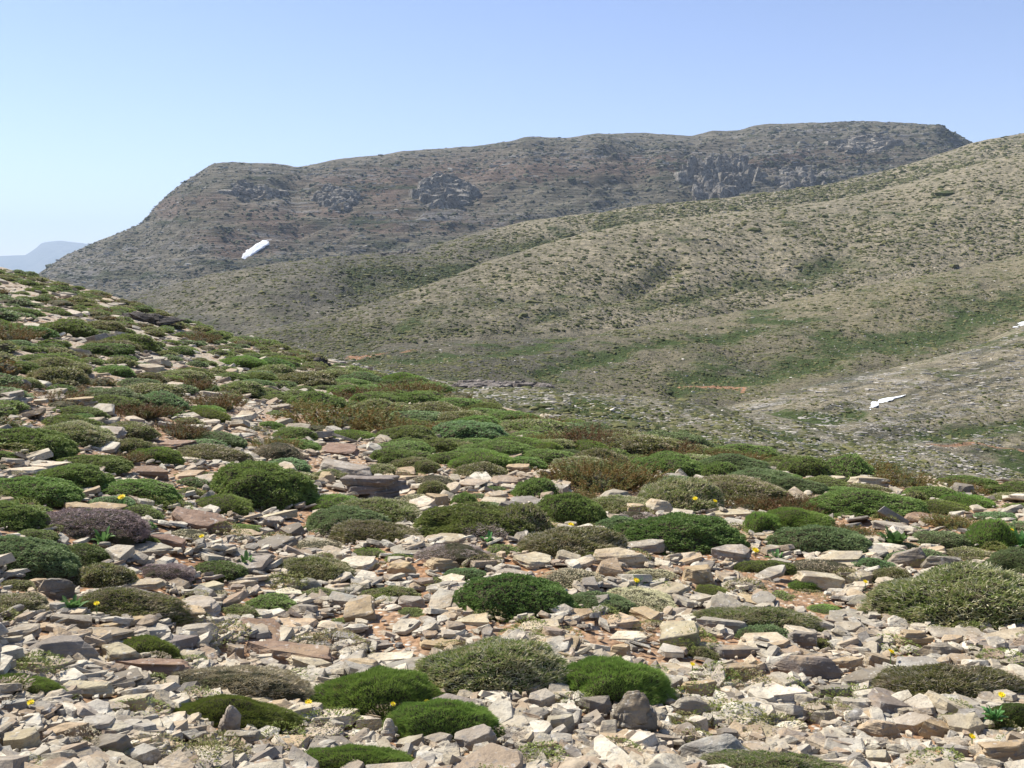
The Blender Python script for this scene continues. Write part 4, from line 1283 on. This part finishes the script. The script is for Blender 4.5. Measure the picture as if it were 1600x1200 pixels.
def leafy(seed, n, L, W, up):
    g = np.random.default_rng(seed); V, T = [], []
    for k in range(n):
        a = g.uniform(0, 6.28); l = L * g.uniform(.6, 1.15); e = g.uniform(*up); c, s = math.cos(a), math.sin(a)
        rt = g.uniform(0, .35, 2) * np.array([c, s]); i = len(V)
        for q in range(5):
            t = q / 4; rr = l * t * math.cos(e) ; zz = l * (t * math.sin(e) - .35 * t * t); ww = W * (math.sin(math.pi * min(1, t * .85 + .12)) ) * .5
            ww *= 1 + .3 * (q % 2)
            V += [(rt[0] + c * rr - s * ww, rt[1] + s * rr + c * ww, zz), (rt[0] + c * rr, rt[1] + s * rr, zz - ww * .3), (rt[0] + c * rr + s * ww, rt[1] + s * rr - c * ww, zz)]
        for q in range(4):
            b0 = i + q * 3
            T += [(b0, b0 + 1, b0 + 4), (b0, b0 + 4, b0 + 3), (b0 + 1, b0 + 2, b0 + 5), (b0 + 1, b0 + 5, b0 + 4)]
    return np.array(V), np.array(T)
PLANTS = [(1370,818,1428,852,46,'leafy dark green plant below the rusty clump at right'),(1572,812,1618,850,40,'leafy plant right of the vivid green dome'),(1195,850,1232,872,22,'small leafy plant left of the grey-green dome stones'),
 (140,806,180,842,22,'bluish leafy plant in front of the purplish dead-topped cushion'),(340,722,372,752,20,'leafy sprig growing on the big round green cushion'),(88,912,136,948,34,'leafy green plant beside the dark-sided boulder at left'),
 (1428,896,1468,926,24,'leafy sprig on the huge olive cushion'),(1112,1042,1150,1064,22,'small leafy plant right of the layered tan block'),(1532,1084,1580,1116,26,'leafy plant by the flower at the lower right'),
 (180,772,206,796,18,'leafy tuft below the green cushion at left'),(748,834,778,856,18,'small leafy tuft on the purplish dead cushion'),(364,852,402,880,22,'leafy tuft among slabs left of centre'),
 (976,886,1014,916,30,'dark grassy tuft carrying a yellow flower'),(868,1126,892,1140,10,'tiny green sprout among bottom slabs')]
STALK = leaf_mat('leaf_stalk', (.07,.14,.04), (.10,.18,.06), (.1,.16,.06), .6, .8)
for i, (x0, y0, x1, y1, n, lab) in enumerate(PLANTS):
    X, Y, z = at((x0 + x1) / 2, y1)
    for (cx, cy, ca, cb) in cush:
        if ((X - cx) / (ca * 1.02)) ** 2 + ((Y - cy) / (cb * 1.02)) ** 2 < 1:
            ny = cy - cb * 1.05 * math.sqrt(max(.05, 1 - ((X - cx) / (ca * 1.05)) ** 2)); X, Y = X / Y * ny, ny; z = H - float(ray(0, y1)[1]) * Y - .02
    w = (x1 - x0) / 2 * Y / F; h = (y1 - y0) * Y / F
    r = empty('leafy_plant', (X, Y, z))
    V, T = leafy(i, n, 1.0, .3 if i != 12 else .07, (.3, 1.25))
    k = obj('leaves', mesh_np('leaves', V * [w, w, max(h * 1.3, .6 * w)], T, [LEAF['L']], smooth=True), r)
    V, T = tube((0, 0, -.02), (0, 0, h * .5), .004); obj('stalk', mesh_np('stalk', V, T, [STALK]), r)
    tag(r, lab, 'plant')

# ------------------------------------------------------------------ labels: each thing told apart by its look and by its nearest landmark
marks = [(t['px'], t['py'], t['lm'], t) for t in things if t['lm']]
marks += [(226, 494, 'low black outcrop', None), (500, 564, 'blackened stump', None), (60, 440, 'left end of the skyline', None), (785, 600, 'jagged spur outcrop', None)]
ORD = ['closest', 'second-closest', 'third-closest', 'fourth-closest', 'fifth-closest', 'sixth-closest', 'seventh-closest', 'eighth-closest', 'ninth-closest', 'tenth-closest', 'eleventh-closest', 'twelfth-closest']
fam = {}
for t in things:
    o = t['o']
    if t['lm']:
        tag(o, (t['lm'] + ', ' + t['more']), t['cat'], t['group']); continue
    best = sorted((math.hypot((m[0] - t['px']), 1.6 * (m[1] - t['py'])), i) for i, m in enumerate(marks))[0]
    m = marks[best[1]]; dx, dy = t['px'] - m[0], t['py'] - m[1]
    if abs(dx) > 2.2 * abs(dy): rel = 'right of' if dx > 0 else 'left of'
    elif abs(dy) > .9 * abs(dx): rel = 'in front of' if dy > 0 else 'behind'
    else: rel = ('in front and ' if dy > 0 else 'behind and ') + ('right of' if dx > 0 else 'left of')
    txt = f"{t['desc']} {rel} the {m[2]}"
    tag(o, None, t['cat'], t['group'])
    fam.setdefault(txt, []).append((best[0], t))
for txt, l in fam.items():
    l.sort(key=lambda q: q[0])
    for k, (d, t) in enumerate(l):
        s = txt if len(l) == 1 else ORD[min(k, 11)] + ' ' + txt
        t['o']['label'] = ' '.join(s.split()[:16])

# ------------------------------------------------------------------ air, sky, sun, camera
bm = bmesh.new(); bmesh.ops.create_cube(bm, size=1)
me = bpy.data.meshes.new('haze'); bm.to_mesh(me); bm.free()
hz = obj('haze', me); hz.scale = (40000, 40000, 1500); hz.location = (0, 0, 280)
m, nt = new_mat('haze_air'); b = NB(nt)
pv = b.n('ShaderNodeVolumePrincipled'); pv.inputs['Color'].default_value = (.66,.82,1.0,1); pv.inputs['Density'].default_value = .00008
pv.inputs['Anisotropy'].default_value = .1
mo = b.n('ShaderNodeOutputMaterial'); b.l(pv.outputs[0], mo.inputs['Volume'])
me.materials.append(m); tag(hz, kind='stuff'); hz['label'] = 'thin blue haze filling the air over the valley'; hz['category'] = 'haze'

SUN = Vector((-.66, .40, .92)).normalized()
w = bpy.data.worlds.new('World'); scene.world = w; w.use_nodes = True
nt = w.node_tree; bg = nt.nodes['Background']
sky = nt.nodes.new('ShaderNodeTexSky'); sky.sky_type = 'NISHITA'; sky.sun_disc = False
sky.sun_elevation = math.asin(SUN.z); sky.sun_rotation = math.atan2(SUN.x, SUN.y)
sky.altitude = 2000; sky.air_density = 1.0; sky.dust_density = 0.35; sky.ozone_density = 2.5
b = NB(nt); nt.links.new(b.mix(1.0, sky.outputs[0], (1.06,.935,1.0), 'MULTIPLY'), bg.inputs['Color']); bg.inputs['Strength'].default_value = .100
sl = bpy.data.lights.new('sun', 'SUN'); sl.energy = 5.0; sl.angle = math.radians(.53); sl.color = (1, .96, .89)
so = bpy.data.objects.new('sun', sl); C.objects.link(so); so.rotation_euler = (-SUN).to_track_quat('-Z', 'Y').to_euler(); so.location = (0, 0, 50)

cam = bpy.data.cameras.new('camera'); cam.sensor_width = 36; cam.lens = 36 * F / 1600; cam.clip_start = .05; cam.clip_end = 60000
co = bpy.data.objects.new('camera', cam); C.objects.link(co); co.location = (0, 0, H); co.rotation_euler = (math.pi / 2 - PITCH, 0, 0)
scene.camera = co
scene.view_settings.view_transform = 'Standard'; scene.view_settings.look = 'None'; scene.view_settings.exposure = 0.88; scene.view_settings.gamma = 1
scene.cycles.use_denoising = True; scene.cycles.max_bounces = 6; scene.cycles.volume_bounces = 0; scene.cycles.diffuse_bounces = 3; scene.cycles.transmission_bounces = 3
print('THINGS', len(things), 'cushions', len(todo_cush), 'stuff', len(stuff_c), 'rocks', len(rocks_placed), 'stones', len(rest))
